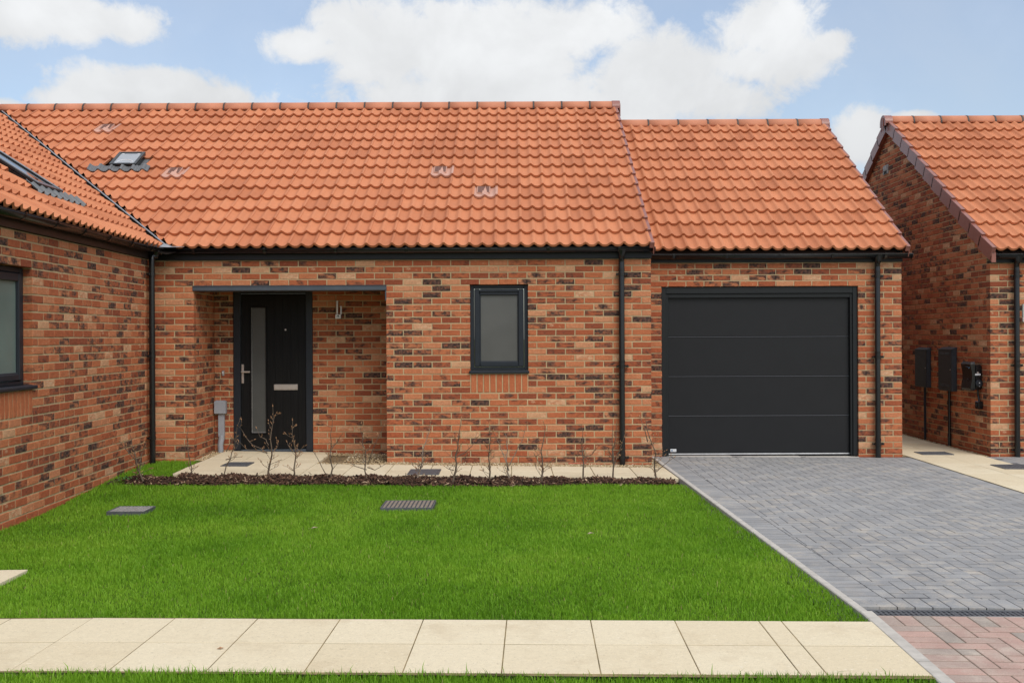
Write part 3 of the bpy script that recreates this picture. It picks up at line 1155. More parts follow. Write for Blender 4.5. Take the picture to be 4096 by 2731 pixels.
def window(parent, Wl, u0, u1, z0, z1, pane, depth=0.055, trickle=True, sill_over=0.012, latch=False):
    """a fixed frame with an opening sash in wall Wl (local u along the wall)"""
    def T(a, b, w0, w1, c, d, mbx, ch=0.004):
        R = Matrix((Wl.u, Wl.w, Vector((0, 0, 1)))).transposed().to_4x4()
        mbx.cbox(a, b, w0, w1, c, d, ch, 0, Matrix.Translation(Wl.O) @ R)
    win = bpy.data.objects.new('window', None); setup(win, parent); INV[win.name] = Matrix.Identity(4)
    if parent.name in INV: win.matrix_parent_inverse = INV[parent.name]
    zs = z0 + 0.040
    fwid, swid = 0.046, 0.066
    mb = MB()
    T(u0, u0 + fwid, depth, depth + .07, zs, z1 - .002, mb); T(u1 - fwid, u1, depth, depth + .07, zs, z1 - .002, mb)
    T(u0 + fwid - .001, u1 - fwid + .001, depth + .001, depth + .069, z1 - fwid - .002, z1 - .003, mb)
    T(u0 + fwid - .001, u1 - fwid + .001, depth + .001, depth + .069, zs, zs + .034, mb)
    mb.build('frame', 'frame', win)
    a, b, c, d = u0 + fwid + .004, u1 - fwid - .004, zs + .038, z1 - fwid - .006
    mb = MB()
    y0, y1 = depth - .016, depth + .05
    T(a, a + swid, y0, y1, c, d, mb, .008); T(b - swid, b, y0, y1, c, d, mb, .008)
    T(a + swid - .003, b - swid + .003, y0 + .001, y1 - .001, c, c + swid - .008, mb, .008)
    T(a + swid - .003, b - swid + .003, y0 + .001, y1 - .001, d - swid - .006, d, mb, .008)
    # glazing bead
    q = swid
    T(a + q - .004, a + q + .009, y0 + .012, y1, c + q - .012, d - q, mb, .004); T(b - q - .009, b - q + .004, y0 + .012, y1, c + q - .012, d - q, mb, .004)
    T(a + q, b - q, y0 + .013, y1 - .001, c + q - .012, c + q + .002, mb, .004)
    mb.build('sash', 'frame', win)
    mb = MB()
    T(a + q - .002, b - q + .002, y0 + .026, y0 + .036, c + q - .012, d - q + .002, mb, .001)
    mb.build('pane', pane, win)
    if trickle:
        mb = MB()
        T(a + q + .001, b - q - .001, y0 - .016, y0 + .002, d - 0.034, d - 0.012, mb, .006)
        T(a + q - .004, a + q + .012, y0 - .019, y0 + .001, d - 0.036, d - 0.010, mb, .004)
        T(b - q - .012, b - q + .004, y0 - .019, y0 + .001, d - 0.036, d - 0.010, mb, .004)
        mb.build('trickle_vent', 'frame', win)
    mb = MB()
    T(u0 - sill_over, u1 + sill_over, -0.030, -0.002, z0 + 0.002, z0 + .034, mb, .006)
    T(u0 + .001, u1 - .001, -0.004, depth + .06, z0 + 0.006, z0 + .038, mb, .003)
    mb.build('sill', 'frame', win)
    return win


window(house, fw, WN0, WN1, WZ0, WZ1, 'frost')

# front door
door = bpy.data.objects.new('front_door', None); setup(door, house); INV[door.name] = Matrix.Identity(4); door.matrix_parent_inverse = INV[house.name]
mb = MB()
ZD = 0.045
mb.cbox(DX0, DX0 + 0.088, PY + 0.010, PY + 0.09, ZD, ZLT - .003, 0.005)
mb.cbox(DX1 - 0.088, DX1, PY + 0.010, PY + 0.09, ZD, ZLT - .003, 0.005)
mb.cbox(DX0 + 0.087, DX1 - 0.087, PY + 0.011, PY + 0.089, ZLT - .06, ZLT - .004, 0.005)
mb.build('door_frame', 'frame', door)
LX0, LX1 = DX0 + 0.092, DX1 - 0.092
mb = MB()
gx0, gz1 = at(1002, 1231, PY); gx1, gz0 = at(1061, 1731, PY)
bd = 0.022
yl = PY + 0.040
# leaf around the glass, with shallow plank grooves
mb.box(LX0, gx0 - bd, yl, yl + 0.045, ZD + 0.05, 2.05)
mb.box(gx0 - bd, gx1 + bd, yl, yl + 0.045, gz1 + bd, 2.05)
mb.box(gx0 - bd, gx1 + bd, yl, yl + 0.045, ZD + 0.05, gz0 - bd)
npk = 5
pw = (LX1 - gx1 - bd) / npk
for i in range(npk):
    x = gx1 + bd + i * pw
    mb.box(x + (0.0016 if i else 0), x + pw - 0.0016, yl + random.uniform(0, .0008), yl + 0.045, ZD + 0.05, 2.05)
mb.box(gx1 + bd, LX1, yl + 0.004, yl + 0.044, ZD + 0.051, 2.049)
mb.build('door_leaf', 'door', door)
mb = MB()
mb.cbox(gx0 - bd, gx0, yl - .010, yl + .04, gz0 - bd, gz1 + bd, .006); mb.cbox(gx1, gx1 + bd, yl - .010, yl + .04, gz0 - bd, gz1 + bd, .006)
mb.cbox(gx0 - .001, gx1 + .001, yl - .009, yl + .039, gz1, gz1 + bd, .006); mb.cbox(gx0 - .001, gx1 + .001, yl - .009, yl + .039, gz0 - bd, gz0, .006)
mb.build('glazing_bead', 'door', door)
mb = MB(); mb.box(gx0 - .002, gx1 + .002, yl + .012, yl + .02, gz0 - .002, gz1 + .002)
mb.build('pane', 'frost_door', door)
mb = MB()
mb.box(gx0, gx0 + .004, yl + .004, yl + .013, gz0, gz1); mb.box(gx0 + .004, gx1, yl + .004, yl + .013, gz0, gz0 + .005)
mb.build('glazing_trim', 'greyworn', door)
hx0, hz1 = at(962.5, 1457, PY); hx1, hz0 = at(973, 1534, PY)
mb = MB()
mb.cbox(hx0, hx1, yl - .012, yl + .001, hz0, hz1, .006)
hx2, hz2 = at(1001, 1487, PY)
mb.tube([(hx0 + .016, yl - .005, hz2), (hx0 + .016, yl - .05, hz2)], .010, 10)
mb.cbox(hx0 + .006, hx2, yl - .060, yl - .044, hz2 - .011, hz2 + .011, .005)
mb.tube([(hx0 + .016, yl - .018, hz0 + .05), (hx0 + .016, yl - .004, hz0 + .05)], .009, 10)
mb.build('handle', 'nickel', door)
mb = MB()
x0, z1 = at(1093, 1537, PY); x1, z0 = at(1189, 1560, PY)
mb.cbox(x0, x1, yl - .012, yl + .001, z0, z1, .004)
mb.cbox(x0 + .008, x1 - .008, yl - .017, yl - .011, z0 + .012, z1 - .012, .003)
mb.build('letter_plate', 'nickel', door)
mb = MB(); sx, sz = at(1139.5, 1318.7, PY)
mb.tube([(sx, yl + .001, sz), (sx, yl - .006, sz)], .011, 12)
mb.build('spy_hole', 'nickel', door)
mb = MB()
mb.cbox(LX0, LX1, yl - .022, yl + .02, ZD + .045, ZD + .075, .006)
mb.build('weather_bar', 'door', door)
mb = MB()
mb.cbox(DX0 - 0.02, DX1 + 0.02, PY - 0.06, PY + 0.10, ZD - 0.02, ZD + 0.008, .004)
mb.cbox(DX0 + .09, DX1 - .09, PY + .005, PY + .1, ZD + .008, ZD + .036, .004)
mb.build('threshold', 'lintel', door)

# fascia, gutter, downpipe of the bungalow
mb = MB()
mb.cbox(WX + 0.02, XR + 0.004, FY - 0.030, FY - 0.004, ZT + 0.001, 2.56, .003)
mb.box(WX + 0.02, XR + 0.004, FY - 0.004, FY + 0.1, ZT + 0.003, ZT + 0.02)
mb.build('fascia', 'fascia', house)
g = gutter(house, (-4.13, 12.30, 2.535), (XR + 0.03, 12.30, 2.535), (0, -1, 0), 7)
dpx = 1.29
downpipe(house, dpx, FY - 0.055, 2.42, ground(dpx, FY) - 0.02, [at(2482, 1097, FY)[1], at(2482, 1464, FY)[1], at(2482, 1828, FY)[1]], (0, 1, 0), swan=(dpx, 12.30, 2.49))

# roof of the bungalow
PM = math.atan2(RISEM, RUNM)
upM = Vector((0, math.cos(PM), math.sin(PM)))
VERGE = 1.655
NC = 33
E_M = Vector((VERGE - 0.045 - NC * TW, 12.235, 2.515))
rot_w = 0.0165
A_v = Vector((-4.10, 12.255, 2.56)); B_v = Vector((-8.12, 16.50, 5.1))
mb = MB()
sec = [(12.26, 2.49), (16.53, 2.49 + 4.27 * RISEM / RUNM), (20.8, 2.49)]
mb.prism([(-9.0, y, z) for y, z in sec], (9.0 + XR - 0.102, 0, 0))
roof = mb.build('roof', 'underlay', house)
vd = (B_v - A_v); vd.z = 0; vd.normalize()
vn = Vector((-vd.y, vd.x, 0))            # to the left/outside of the main slope
if vn.x > 0: vn = -vn
planeM = [(A_v - vn * 0.075, vn)]


def to_cell(E, up, gauge, px, py):
    best = None
    n = Vector((1, 0, 0)).cross(up)
    for r in range(16):
        for c in range(40):
            p = E + Vector((1, 0, 0)) * (c + .5) * TW + up * (r + .4) * gauge
            x = 2048 + p.x / p.y * F; y = 1345 - (p.z - CAMZ) / p.y * F
            xm = x + (y - 1365) * ROLL; ym = y - (x - 2048) * ROLL
            d = (xm - px) ** 2 + (ym - py) ** 2
            if best is None or d < best[0]: best = (d, c, r)
    return best[1], best[2]


GM = 0.353
vents = [to_cell(E_M, upM, GM, *q) for q in ((427, 548), (683, 697), (1768, 691), (1945, 775))]
# the light pipe's square head sits on the slope: find where
def on_slope(E, up, px, py, h=0.05):
    n = Vector((1, 0, 0)).cross(up)
    x = px - (py - 1365) * ROLL; y = py + (px - 2048) * ROLL
    d = Vector(((x - 2048) / F, 1.0, -(y - 1345) / F)); o = Vector((0, 0, CAMZ))
    t = ((E + n * h) - o).dot(n) / d.dot(n)
    p = o + d * t - E
    return p.x, p.dot(up)


s0, t0 = on_slope(E_M, upM, 437, 662, 0.09); s1, _ = on_slope(E_M, upM, 543, 662, 0.09); _, t1 = on_slope(E_M, upM, 574, 614, 0.09)
tile_roof(roof, E_M, (1, 0, 0), upM, NC, 14, GM, planeM, [(s0 - .02, s1 + .02, t0 - .05, t1 + .05)], vents)
verge_caps(roof, E_M, (1, 0, 0), upM, NC * TW + 0.045, 14, GM, +1)
zr = 2.515 + 4.295 * RISEM / RUNM
ridge_run(roof, (-8.02, 16.53, zr - 0.005), (VERGE + 0.02, 16.53, zr - 0.005), cap1=True)

# light pipe head
fr = Matrix((Vector((1, 0, 0)), upM, Vector((1, 0, 0)).cross(upM))).transposed().to_4x4()
mxs = Matrix.Translation(E_M) @ fr
lp = bpy.data.objects.new('light_pipe_head', None); setup(lp, house); INV[lp.name] = Matrix.Identity(4); lp.matrix_parent_inverse = INV[house.name]
mb = MB(); fwd = 0.038
mb.cbox(s0, s1, t0, t1, 0.0, 0.086, .004, 0, mxs)
for a, b, c, d in ((s0 - .004, s0 + fwd, t0 - .004, t1 + .004), (s1 - fwd, s1 + .004, t0 - .004, t1 + .004), (s0 + fwd - .002, s1 - fwd + .002, t0 - .003, t0 + fwd), (s0 + fwd - .002, s1 - fwd + .002, t1 - fwd, t1 + .003)):
    mb.cbox(a, b, c, d, 0.087, 0.116, .005, 0, mxs)
mb.build('frame', 'blackplastic', lp)
mb = MB(); mb.box(s0 + fwd - .003, s1 - fwd + .003, t0 + fwd - .003, t1 - fwd + .003, 0.088, 0.104, 0, mxs)
mb.build('pane', 'dome', lp)
mb = MB(); sc, tc_ = (s0 + s1) / 2, t0 + fwd + .03
mb.tube([mxs @ Vector((sc + .11 * math.cos(w), tc_ + .10 * math.sin(w), .106)) for w in [math.pi * (0.08 + .84 * i / 10) for i in range(11)]], .004, 6)
mb.build('diffuser_ring', 'white', lp)
mb = MB()
for cx_ in (s0 + .075, s1 - .075):
    for cy_ in (t0 + .055, t1 - .06):
        mb.box(cx_ - .016, cx_ + .016, cy_ - .008, cy_ + .008, .1045, .108, 0, mxs)
mb.build('glazing_clip', 'white', lp)
# pleated flashing under it, following the tiles
def flashing(parent, mx, sa, sb, ta, tb, hole=None, name='flashing', lift=0.012):
    mb = MB()
    n = int((sb - sa) / 0.0125)
    V = []
    for j, t in enumerate((ta, tb)):
        for i in range(n + 1):
            s = sa + (sb - sa) * i / n
            base = tile_h((s % TW)) if (s % TW) < TW - .02 else tile_h(0)
            z = base + LIFT * (1 - (t % GAUGE_DEF) / TL) + lift + (0.004 if i % 2 else 0.0)
            V.append(mx @ Vector((s, t, z + 0.012)))
    Fc = [(i, i + 1, n + 2 + i, n + 1 + i) for i in range(n)]
    mb.add(V, Fc, 0, False)
    V2 = [q - (mx.to_3x3() @ Vector((0, 0, .006))) for q in V]
    mb.add(V2, [f[::-1] for f in Fc], 0)
    mb.add(V[:n + 1] + V2[:n + 1], [(i, n + 1 + i, n + 2 + i, i + 1) for i in range(n)], 0)
    return mb.build(name, 'lead', parent, recalc=False)


rowt = math.floor(t0 / GM) * GM
flashing(lp, mxs, s0 - 0.27, s1 + 0.19, t0 - 0.115, t0 + 0.02, lift=0.022)
mb = MB(); mb.cbox(s0 - .07, s1 + .07, t0 - .012, t1 + .07, -0.01, 0.030, .004, 0, mxs)
mb.build('flashing_tray', 'lead', lp)

# ================================================================ THE WING
wing = thing('brick_bungalow', 'brick wing of the bungalow in the left foreground with a rooflight in its pantile roof', 'house', (WX, FY, 0))
WY0 = 6.4
mb = MB()
ww = Wall((WX, 0, 0), (0, 1, 0), (-1, 0, 0))
wY1 = 9.115; wY0 = 8.0
ww.courses(WY0, FY - 0.012, Z0, 32, wY1, [(wY0, wY1, WZ0 - 0.225, WZ1)])
ww.courses(WY0, FY - 0.012, Z0 - 0.075, 1, wY1 + 0.1, pool=CLEAN)
ww.courses(WY0, FY - 0.012, Z0 - 0.150, 1, wY1 + 0.1, parity=1, pool=CLEAN)
ww.soldiers(wY0, wY1 - 0.004, WZ0 - 0.225 + .003, 15)
ww.mortar(mb, WY0, FY - 0.015, -0.35, ZT, [(wY0, wY1, WZ0, WZ1)])
mb.box(-11.9, WX - 0.0995, WY0 + 0.001, WY0 + 0.1, -0.35, ZT - .001)
mb.prism([(-11.9, WY0 + .05, ZT - .002), (WX, WY0 + .05, ZT - .002), (-8.1, WY0 + .05, 4.85)], (0, .06, 0))
wwall = mb.build('wall', 'mortar', wing)
place('brick', ww.items, wwall, 300, 'brickwork')
yv = 10.42
_u = 385 * 0 + 10.06
mb = MB()
# terracotta air brick low in the wing wall
ya = 4.17 * F / (2048 - 400)
mb.cbox(WX - .04, WX + 0.008, ya - .1075, ya + .1075, Z0 - .072, Z0 - 0.008, .003)
for i in range(5):
    mb.box(WX + .0085, WX + .016, ya - .1, ya + .1, Z0 - .068 + i * .012, Z0 - .062 + i * .012)
mb.build('air_brick', pmat('terracotta_vent', (0.40, 0.075, 0.035), 0.7), wwall)
window(wing, ww, wY0, wY1, WZ0, WZ1, 'frost_green', depth=0.080, trickle=False, sill_over=0.035)
# fascia, gutter, corner pipe
mb = MB()
mb.cbox(WX + 0.004, WX + 0.030, WY0, FY - 0.04, ZT + 0.001, 2.56, .003)
mb.box(WX - .1, WX + 0.004, WY0, FY - 0.04, ZT + 0.003, ZT + 0.02)
mb.build('fascia', 'brownblack', wing)
gutter(wing, (WX + 0.092, WY0, 2.535), (WX + 0.092, 12.22, 2.535), (1, 0, 0), 9, mat='blackplastic')
mb = MB(); mb.cbox(WX + .02, WX + .155, 12.225, 12.36, 2.470, 2.545, .03)
mb.build('gutter_corner', 'blackplastic', wing)
downpipe(wing, WX + 0.062, 12.10, 2.42, -0.03, [at(600, 1097, 12.1)[1], at(600, 1424, 12.1)[1], 0.35], (-1, 0, 0), swan=(WX + 0.092, 12.14, 2.49))
# roof of the wing
piv = Vector((WX, FY, 0))
Rinv = Matrix.Translation(piv) @ Matrix.Rotation(-rot_w, 4, 'Z') @ Matrix.Translation(-piv)
A_u, B_u = Rinv @ A_v, Rinv @ B_v
EXW = WX + 0.135
slopeW = (B_v.z - A_v.z) / ((B_u - A_u).x * -1.0)
PW = math.atan(slopeW)
upW = Vector((-math.cos(PW), 0, math.sin(PW)))
NWC = 35
E_W = Vector((EXW, 16.92 - NWC * TW, 2.515))
vd2 = (B_u - A_u); vd2.z = 0; vd2.normalize()
vn2 = Vector((-vd2.y, vd2.x, 0))
if vn2.y < 0: vn2 = -vn2
mb = MB()
xr_ = -8.12
sec = [(EXW - .02, 2.49), (xr_, 2.49 + (EXW - .02 - xr_) * slopeW), (-12.0, 2.49)]
yb = lambda x: A_u.y + (A_u.x - x) / (A_u.x - B_u.x) * (B_u.y - A_u.y)
p0 = [(EXW - .02, WY0 - .1, 2.49), (xr_, WY0 - .1, sec[1][1]), (-12.0, WY0 - .1, 2.49)]
p1 = [(EXW - .02, yb(EXW - .02), 2.49), (xr_, yb(xr_), sec[1][1]), (-12.0, yb(xr_), 2.49)]
mb.add(p0 + p1, [(0, 1, 2), (5, 4, 3), (0, 3, 4, 1), (1, 4, 5, 2), (2, 5, 3, 0)])
wroof = mb.build('roof', 'underlay', wing)


def ray_wing(px, py, h):
    x = px - (py - 1365) * ROLL; y = py + (px - 2048) * ROLL
    o = Rinv @ Vector((0, 0, CAMZ))
    d = Rinv.to_3x3() @ Vector(((x - 2048) / F, 1.0, -(y - 1345) / F))
    n = Vector((0, 1, 0)).cross(upW)
    t = ((E_W + n * h) - o).dot(n) / d.dot(n)
    p = o + d * t - E_W
    return p.y, p.dot(upW)


a0, b0 = ray_wing(146, 735, 0.10); a1, b1 = ray_wing(252, 772, 0.10)
rl_s0, rl_s1, rl_t0, rl_t1 = a0, a1, (b0 + b1) / 2, (b0 + b1) / 2 + 1.2
GW = 0.346
NRW = 14
visw = lambda c: 1.0
tile_roof(wroof, E_W, (0, 1, 0), upW, NWC, NRW, GW, [(A_u - vn2 * 0.055, vn2)], [(rl_s0 - .03, rl_s1 + .03, rl_t0 - .02, rl_t1 + .05)], (), visw)
ridge_run(wroof, (xr_, WY0, sec[1][1] + .03), (xr_, yb(xr_) - .1, sec[1][1] + .03))
fr2 = Matrix((Vector((0, 1, 0)), upW, Vector((0, 1, 0)).cross(upW))).transposed().to_4x4()
mxw = Matrix.Translation(E_W) @ fr2
rl = bpy.data.objects.new('rooflight', None); setup(rl, wing); INV[rl.name] = Matrix.Identity(4); rl.matrix_parent_inverse = INV[wing.name]
mb = MB(); q = 0.055
mb.cbox(rl_s0, rl_s1, rl_t0, rl_t1, -0.01, 0.086, .004, 0, mxw)
mb.build('frame', 'blackplastic', rl)
mb = MB()
for a, b, c, d in ((rl_s0 - .006, rl_s0 + q, rl_t0 - .004, rl_t1), (rl_s1 - q, rl_s1 + .006, rl_t0 - .004, rl_t1), (rl_s0 + q - .002, rl_s1 - q + .002, rl_t0 - .003, rl_t0 + q + .02), (rl_s0 + q - .002, rl_s1 - q + .002, rl_t1 - q, rl_t1)):
    mb.cbox(a, b, c, d, 0.087, 0.118, .006, 0, mxw)
mb.build('sash', 'blackplastic', rl)
mb = MB()
mb.box(rl_s1 - q - .001, rl_s1 - q + .010, rl_t0 + .03, rl_t1 - .03, .119, .127, 0, mxw); mb.box(rl_s1 - .02, rl_s1 - .008, rl_t0 + .0, rl_t1, .119, .126, 0, mxw)
mb.box(rl_s0 + .01, rl_s0 + .02, rl_t0, rl_t1, .119, .126, 0, mxw)
mb.build('cover_strip', 'leadlight', rl)
mb = MB(); mb.box(rl_s0 + q - .004, rl_s1 - q + .004, rl_t0 + q, rl_t1 - q + .004, .088, .108, 0, mxw)
mb.build('pane', 'glass', rl)
flashing(rl, mxw, rl_s0 - 0.22, rl_s1 + 0.42, rl_t0 - 0.12, rl_t0 + 0.02, lift=0.022)
mb = MB(); mb.cbox(rl_s0 - .06, rl_s1 + .06, rl_t0 - .01, rl_t1, -0.01, 0.03, .004, 0, mxw)
mb.build('flashing_tray', 'lead', rl)
wing.rotation_euler = (0, 0, rot_w)

# valley gutter between the two slopes
mb = MB()
dn = Vector((0, 0, 1))
for k, (aa, bb) in enumerate((( -0.13, 0.13),)):
    a3, b3 = A_v + Vector((0, 0, -.005)) - vd * .15 + Vector((0, 0, -.09)), B_v + Vector((0, 0, 0.0))
    L3 = (b3 - a3)
    mb.add([a3 - vn * bb + dn * .03, b3 - vn * bb + dn * .03, b3 + dn * .0, a3 + dn * .0, a3 + vn * bb + dn * .03, b3 + vn * bb + dn * .03], [(0, 1, 2, 3), (3, 2, 5, 4)])
vg = mb.build('valley_gutter', 'brownblack', house)
mb = MB()
a3, b3 = A_v + dn * .028 - vn * .062, B_v + dn * .028 - vn * .062
mb.tube([a3 - Vector((0, 0, 0)), b3], 0.011, 6)
mb.build('valley_edge', 'leadlight', vg)
mb = MB()
mb.add([A_v + Vector((-.02, -.14, -.01)), A_v + Vector((.14, -.10, -.012)), A_v + Vector((.30, -.055, -.005)), A_v + Vector((.22, .06, .05)), A_v + Vector((.02, .05, .04))], [(0, 1, 2, 3, 4)])
mb.build('valley_lead', 'leadlight', vg)

# ================================================================ THE GARAGE
gar = thing('brick_garage', 'lower brick garage with a wide black sectional door, joined to the bungalow', 'garage', (3.26, GY, 0))
GX1 = 4.883
GD0, GD1, GDZ = 1.875, 4.335, ZLT
mb = MB()
gf = Wall((0, GY, 0), (1, 0, 0), (0, 1, 0))
gf.courses(XR, GX1, Z0, 32, GX1, [(GD0, GD1, -.2, GDZ)])
gf.courses(XR, GX1, Z0 - .075, 1, GX1, [(GD0, GD1, -.2, GDZ)], parity=1, pool=CLEAN)
gf.mortar(mb, XR - .02, GX1, -.25, ZT, [(GD0, GD1, -.2, GDZ)])
gs = Wall((GX1, 0, 0), (0, 1, 0), (-1, 0, 0), vis=0.0)
RUNG, RISEG = 3.45, 2.24
topg = lambda y: 2.50 + (RISEG / RUNG) * min(y - 13.03, 19.93 - y)
gs.courses(GY + .1075, 19.8, Z0, 62, GY, top=topg)
mb.prism([(GX1 - .0955, GY + .1, -.2), (GX1 - .0955, 19.8, -.2), (GX1 - .0955, 19.8, 2.45), (GX1 - .0955, 16.48, 4.62), (GX1 - .0955, GY + .1, 2.48)], (.09, 0, 0))
gwall = mb.build('wall', 'mortar', gar)
place('brick', gf.items + gs.items, gwall, 300, 'brickwork')
# door
gdz0 = -0.012
mb = MB()
mb.cbox(GD0 + .002, GD0 + .060, GY + .022, GY + .12, gdz0, GDZ - .002, .004); mb.cbox(GD1 - .060, GD1 - .002, GY + .022, GY + .12, gdz0, GDZ - .002, .004)
mb.cbox(GD0 + .059, GD1 - .059, GY + .023, GY + .119, GDZ - .088, GDZ - .003, .004)
mb.cbox(GD0 + .058, GD0 + .088, GY + .040, GY + .12, gdz0, GDZ - .089, .003); mb.cbox(GD1 - .088, GD1 - .058, GY + .040, GY + .12, gdz0, GDZ - .089, .003)
mb.cbox(GD0 + .087, GD1 - .087, GY + .041, GY + .12, GDZ - .140, GDZ - .090, .003)
gdoor = bpy.data.objects.new('garage_door', None); setup(gdoor, gar); INV[gdoor.name] = Matrix.Identity(4); gdoor.matrix_parent_inverse = INV[gar.name]
mb.build('door_frame', 'garageframe', gdoor)
zs = [at(3050, q, GY + .09)[1] for q in (1190, 1347, 1504.5, 1661.8, 1813)]
for i in range(4):
    mb = MB()
    mb.cbox(GD0 + .089, GD1 - .089, GY + .085, GY + .125, zs[i + 1] + .006, zs[i] - .001, .005)
    mb.build('door_panel', 'garage', gdoor)
    if i < 3:
        mb = MB()
        mb.add([(GD0 + .089, GY + .090, zs[i + 1] + .007), (GD1 - .089, GY + .090, zs[i + 1] + .007), (GD1 - .089, GY + .079, zs[i + 1] - .002), (GD0 + .089, GY + .079, zs[i + 1] - .002), (GD0 + .089, GY + .092, zs[i + 1] - .004), (GD1 - .089, GY + .092, zs[i + 1] - .004)], [(0, 1, 2, 3), (3, 2, 5, 4)])
        mb.build('panel_lip', pmat('panel_lip', (0.055, 0.058, 0.065), 0.35, 0.03), gdoor, recalc=False)
mb = MB()
mb.cbox(GD0 + .09, GD1 - .09, GY + .080, GY + .110, zs[4] - .010, zs[4] + .004, .003)
mb.build('bottom_seal', pmat('seal_light', (0.55, 0.56, 0.57), 0.5), gdoor)
mb = MB(); mb.box(GD0 + .089, GD1 - .089, GY + .10, GY + .2, gdz0 - .05, zs[4] - .006)
mb.build('rubber_strip', 'black', gdoor)
# maker's plate
x0, z1 = at(2681.5, 1795.5, GY + .08); x1, z0 = at(2705.5, 1806.5, GY + .08)
mb = MB(); mb.cbox(x0, x1, GY + .0805, GY + .0852, z0, z1, .0015, 0)
hw = (x1 - x0)
cx_, cz_ = x0 + hw * .27, (z0 + z1) / 2
h_ = (z1 - z0)
mb.prism([(cx_ - .012, GY + .0803, cz_ - h_ * .22), (cx_ + .012, GY + .0803, cz_ - h_ * .22), (cx_ + .012, GY + .0803, cz_ + h_ * .10), (cx_, GY + .0803, cz_ + h_ * .30), (cx_ - .012, GY + .0803, cz_ + h_ * .10)], (0, -.0008, 0), 1)
mb.box(cx_ - .005, cx_ + .005, GY + .0788, GY + .0794, cz_ - h_ * .05, cz_ + h_ * .08, 2)
plate = mb.build('maker_plate', ['white', 'blue', 'skyblue'], gdoor)
def text_mesh(body, size, mat, mx, name, parent, ext=0.0004):
    cu = bpy.data.curves.new(name, 'FONT'); cu.body = body; cu.size = size; cu.extrude = ext
    to = bpy.data.objects.new('lettering_source', cu); COL.objects.link(to)
    dg = bpy.context.evaluated_depsgraph_get(); dg.update()
    me = bpy.data.meshes.new_from_object(to.evaluated_get(dg))
    COL.objects.unlink(to); bpy.data.objects.remove(to)
    me.transform(mx); me.materials.clear(); me.materials.append(M[mat])
    o = bpy.data.objects.new(name, me); setup(o, parent)
    return o


text_mesh('homey', 0.0155, 'greytext', Matrix.Translation((x0 + hw * .49, GY + .0798, cz_ - .0045)) @ Matrix.Rotation(math.pi / 2, 4, 'X'), 'lettering', plate)
# concrete strip under the door
mb = MB()
for a, b in ((GD0, GD0 + .87), (GD0 + .874, GD0 + 1.73), (GD0 + 1.734, GD1)):
    mb.cbox(a + .001, b - .001, GY - .030, GY + .15, -.10, -.013 - .008 * ((a + b) / 2 - 2) + .004, .004)
mb.build('threshold', 'concrete', gdoor)

mb = MB()
mb.cbox(XR + 0.006, GX1 + .004, GY - 0.030, GY - 0.004, ZT + 0.001, 2.50, .003)
mb.box(XR + 0.006, GX1 + .004, GY - 0.004, GY + .1, ZT + 0.003, ZT + .02)
mb.build('fascia', 'fascia', gar)
mb = MB()
mb.add([(XR + .03, GY - .085, 2.515), (GX1 - .0, GY - .085, 2.515), (GX1 - .0, GY + .05, 2.61), (XR + .03, GY + .05, 2.61)], [(0, 1, 2, 3), (3, 2, 1, 0)])
mb.build('eaves_tray', 'lead', gar, recalc=False)
gutter(gar, (XR + .04, GY - .09, 2.502), (GX1 + .085, GY - .09, 2.502), (0, -1, 0), 5)
gpx = 4.56
downpipe(gar, gpx, GY - .055, 2.40, gdrive(gpx, GY) - .02, [at(3517, 1105, GY)[1], at(3517, 1427, GY)[1], at(3517, 1773, GY)[1]], (0, 1, 0), swan=(gpx, GY - .09, 2.46))
PG = math.atan2(RISEG, RUNG)
upG = Vector((0, math.cos(PG), math.sin(PG)))
VG = 4.915
NGC = 11
E_G = Vector((VG - .045 - NGC * TW, 12.995, 2.525))
mb = MB()
mb.prism([(XR + .006, y, z) for y, z in ((13.02, 2.50), (16.48, 2.50 + 3.46 * RISEG / RUNG), (19.94, 2.50))], (GX1 - XR - .108, 0, 0))
groof = mb.build('roof', 'underlay', gar)
tile_roof(groof, E_G, (1, 0, 0), upG, NGC, 12, .345, [(Vector((XR + .02, 0, 0)), Vector((-1, 0, 0)))])
verge_caps(groof, E_G, (1, 0, 0), upG, NGC * TW + .045, 12, .345, +1)
zrg = 2.525 + 3.485 * RISEG / RUNG
ridge_run(groof, (XR + .035, 16.48, zrg - .02), (VG + .02, 16.48, zrg - .02), cap1=True)

# ================================================================ THE HOUSE TO THE RIGHT
nb = thing('brick_bungalow', 'brick house beyond the paved passage, its steep gable wall carrying two black meter boxes', 'house', (6.035, NY, 0))
NX = 6.035; NXR = 9.4
ZN = -0.05
Zn0 = Z0 - 0.012
mb = MB()
nf = Wall((0, NY, 0), (1, 0, 0), (0, 1, 0))
nf.courses(NX, NXR, Zn0, 32, NX)
nf.courses(NX, NXR, Zn0 - .075, 1, NX, parity=1, pool=CLEAN)
nf.mortar(mb, NX, NXR, -.25, Zn0 + 2.4)
RUNN, RISEN = 3.60, 2.33
NRY = 16.74
ng = Wall((NX, 0, 0), (0, -1, 0), (1, 0, 0))
topn = lambda u: 2.53 + (RISEN / RUNN) * min(-u - 13.12, 20.36 + u)
ng.courses(-20.2, -NY - .1075, Zn0, 64, -NY - .1075 + .1125, top=topn, parity=1)
ng.courses(-20.2, -NY - .1075, Zn0 - .075, 1, -NY, pool=CLEAN)
mb.prism([(NX + .0055, NY + .098, -.25), (NX + .0055, 20.2, -.25), (NX + .0055, 20.2, 2.60), (NX + .0055, NRY, 4.855), (NX + .0055, NY + .098, 2.58)], (.09, 0, 0))
nwall = mb.build('wall', 'mortar', nb)
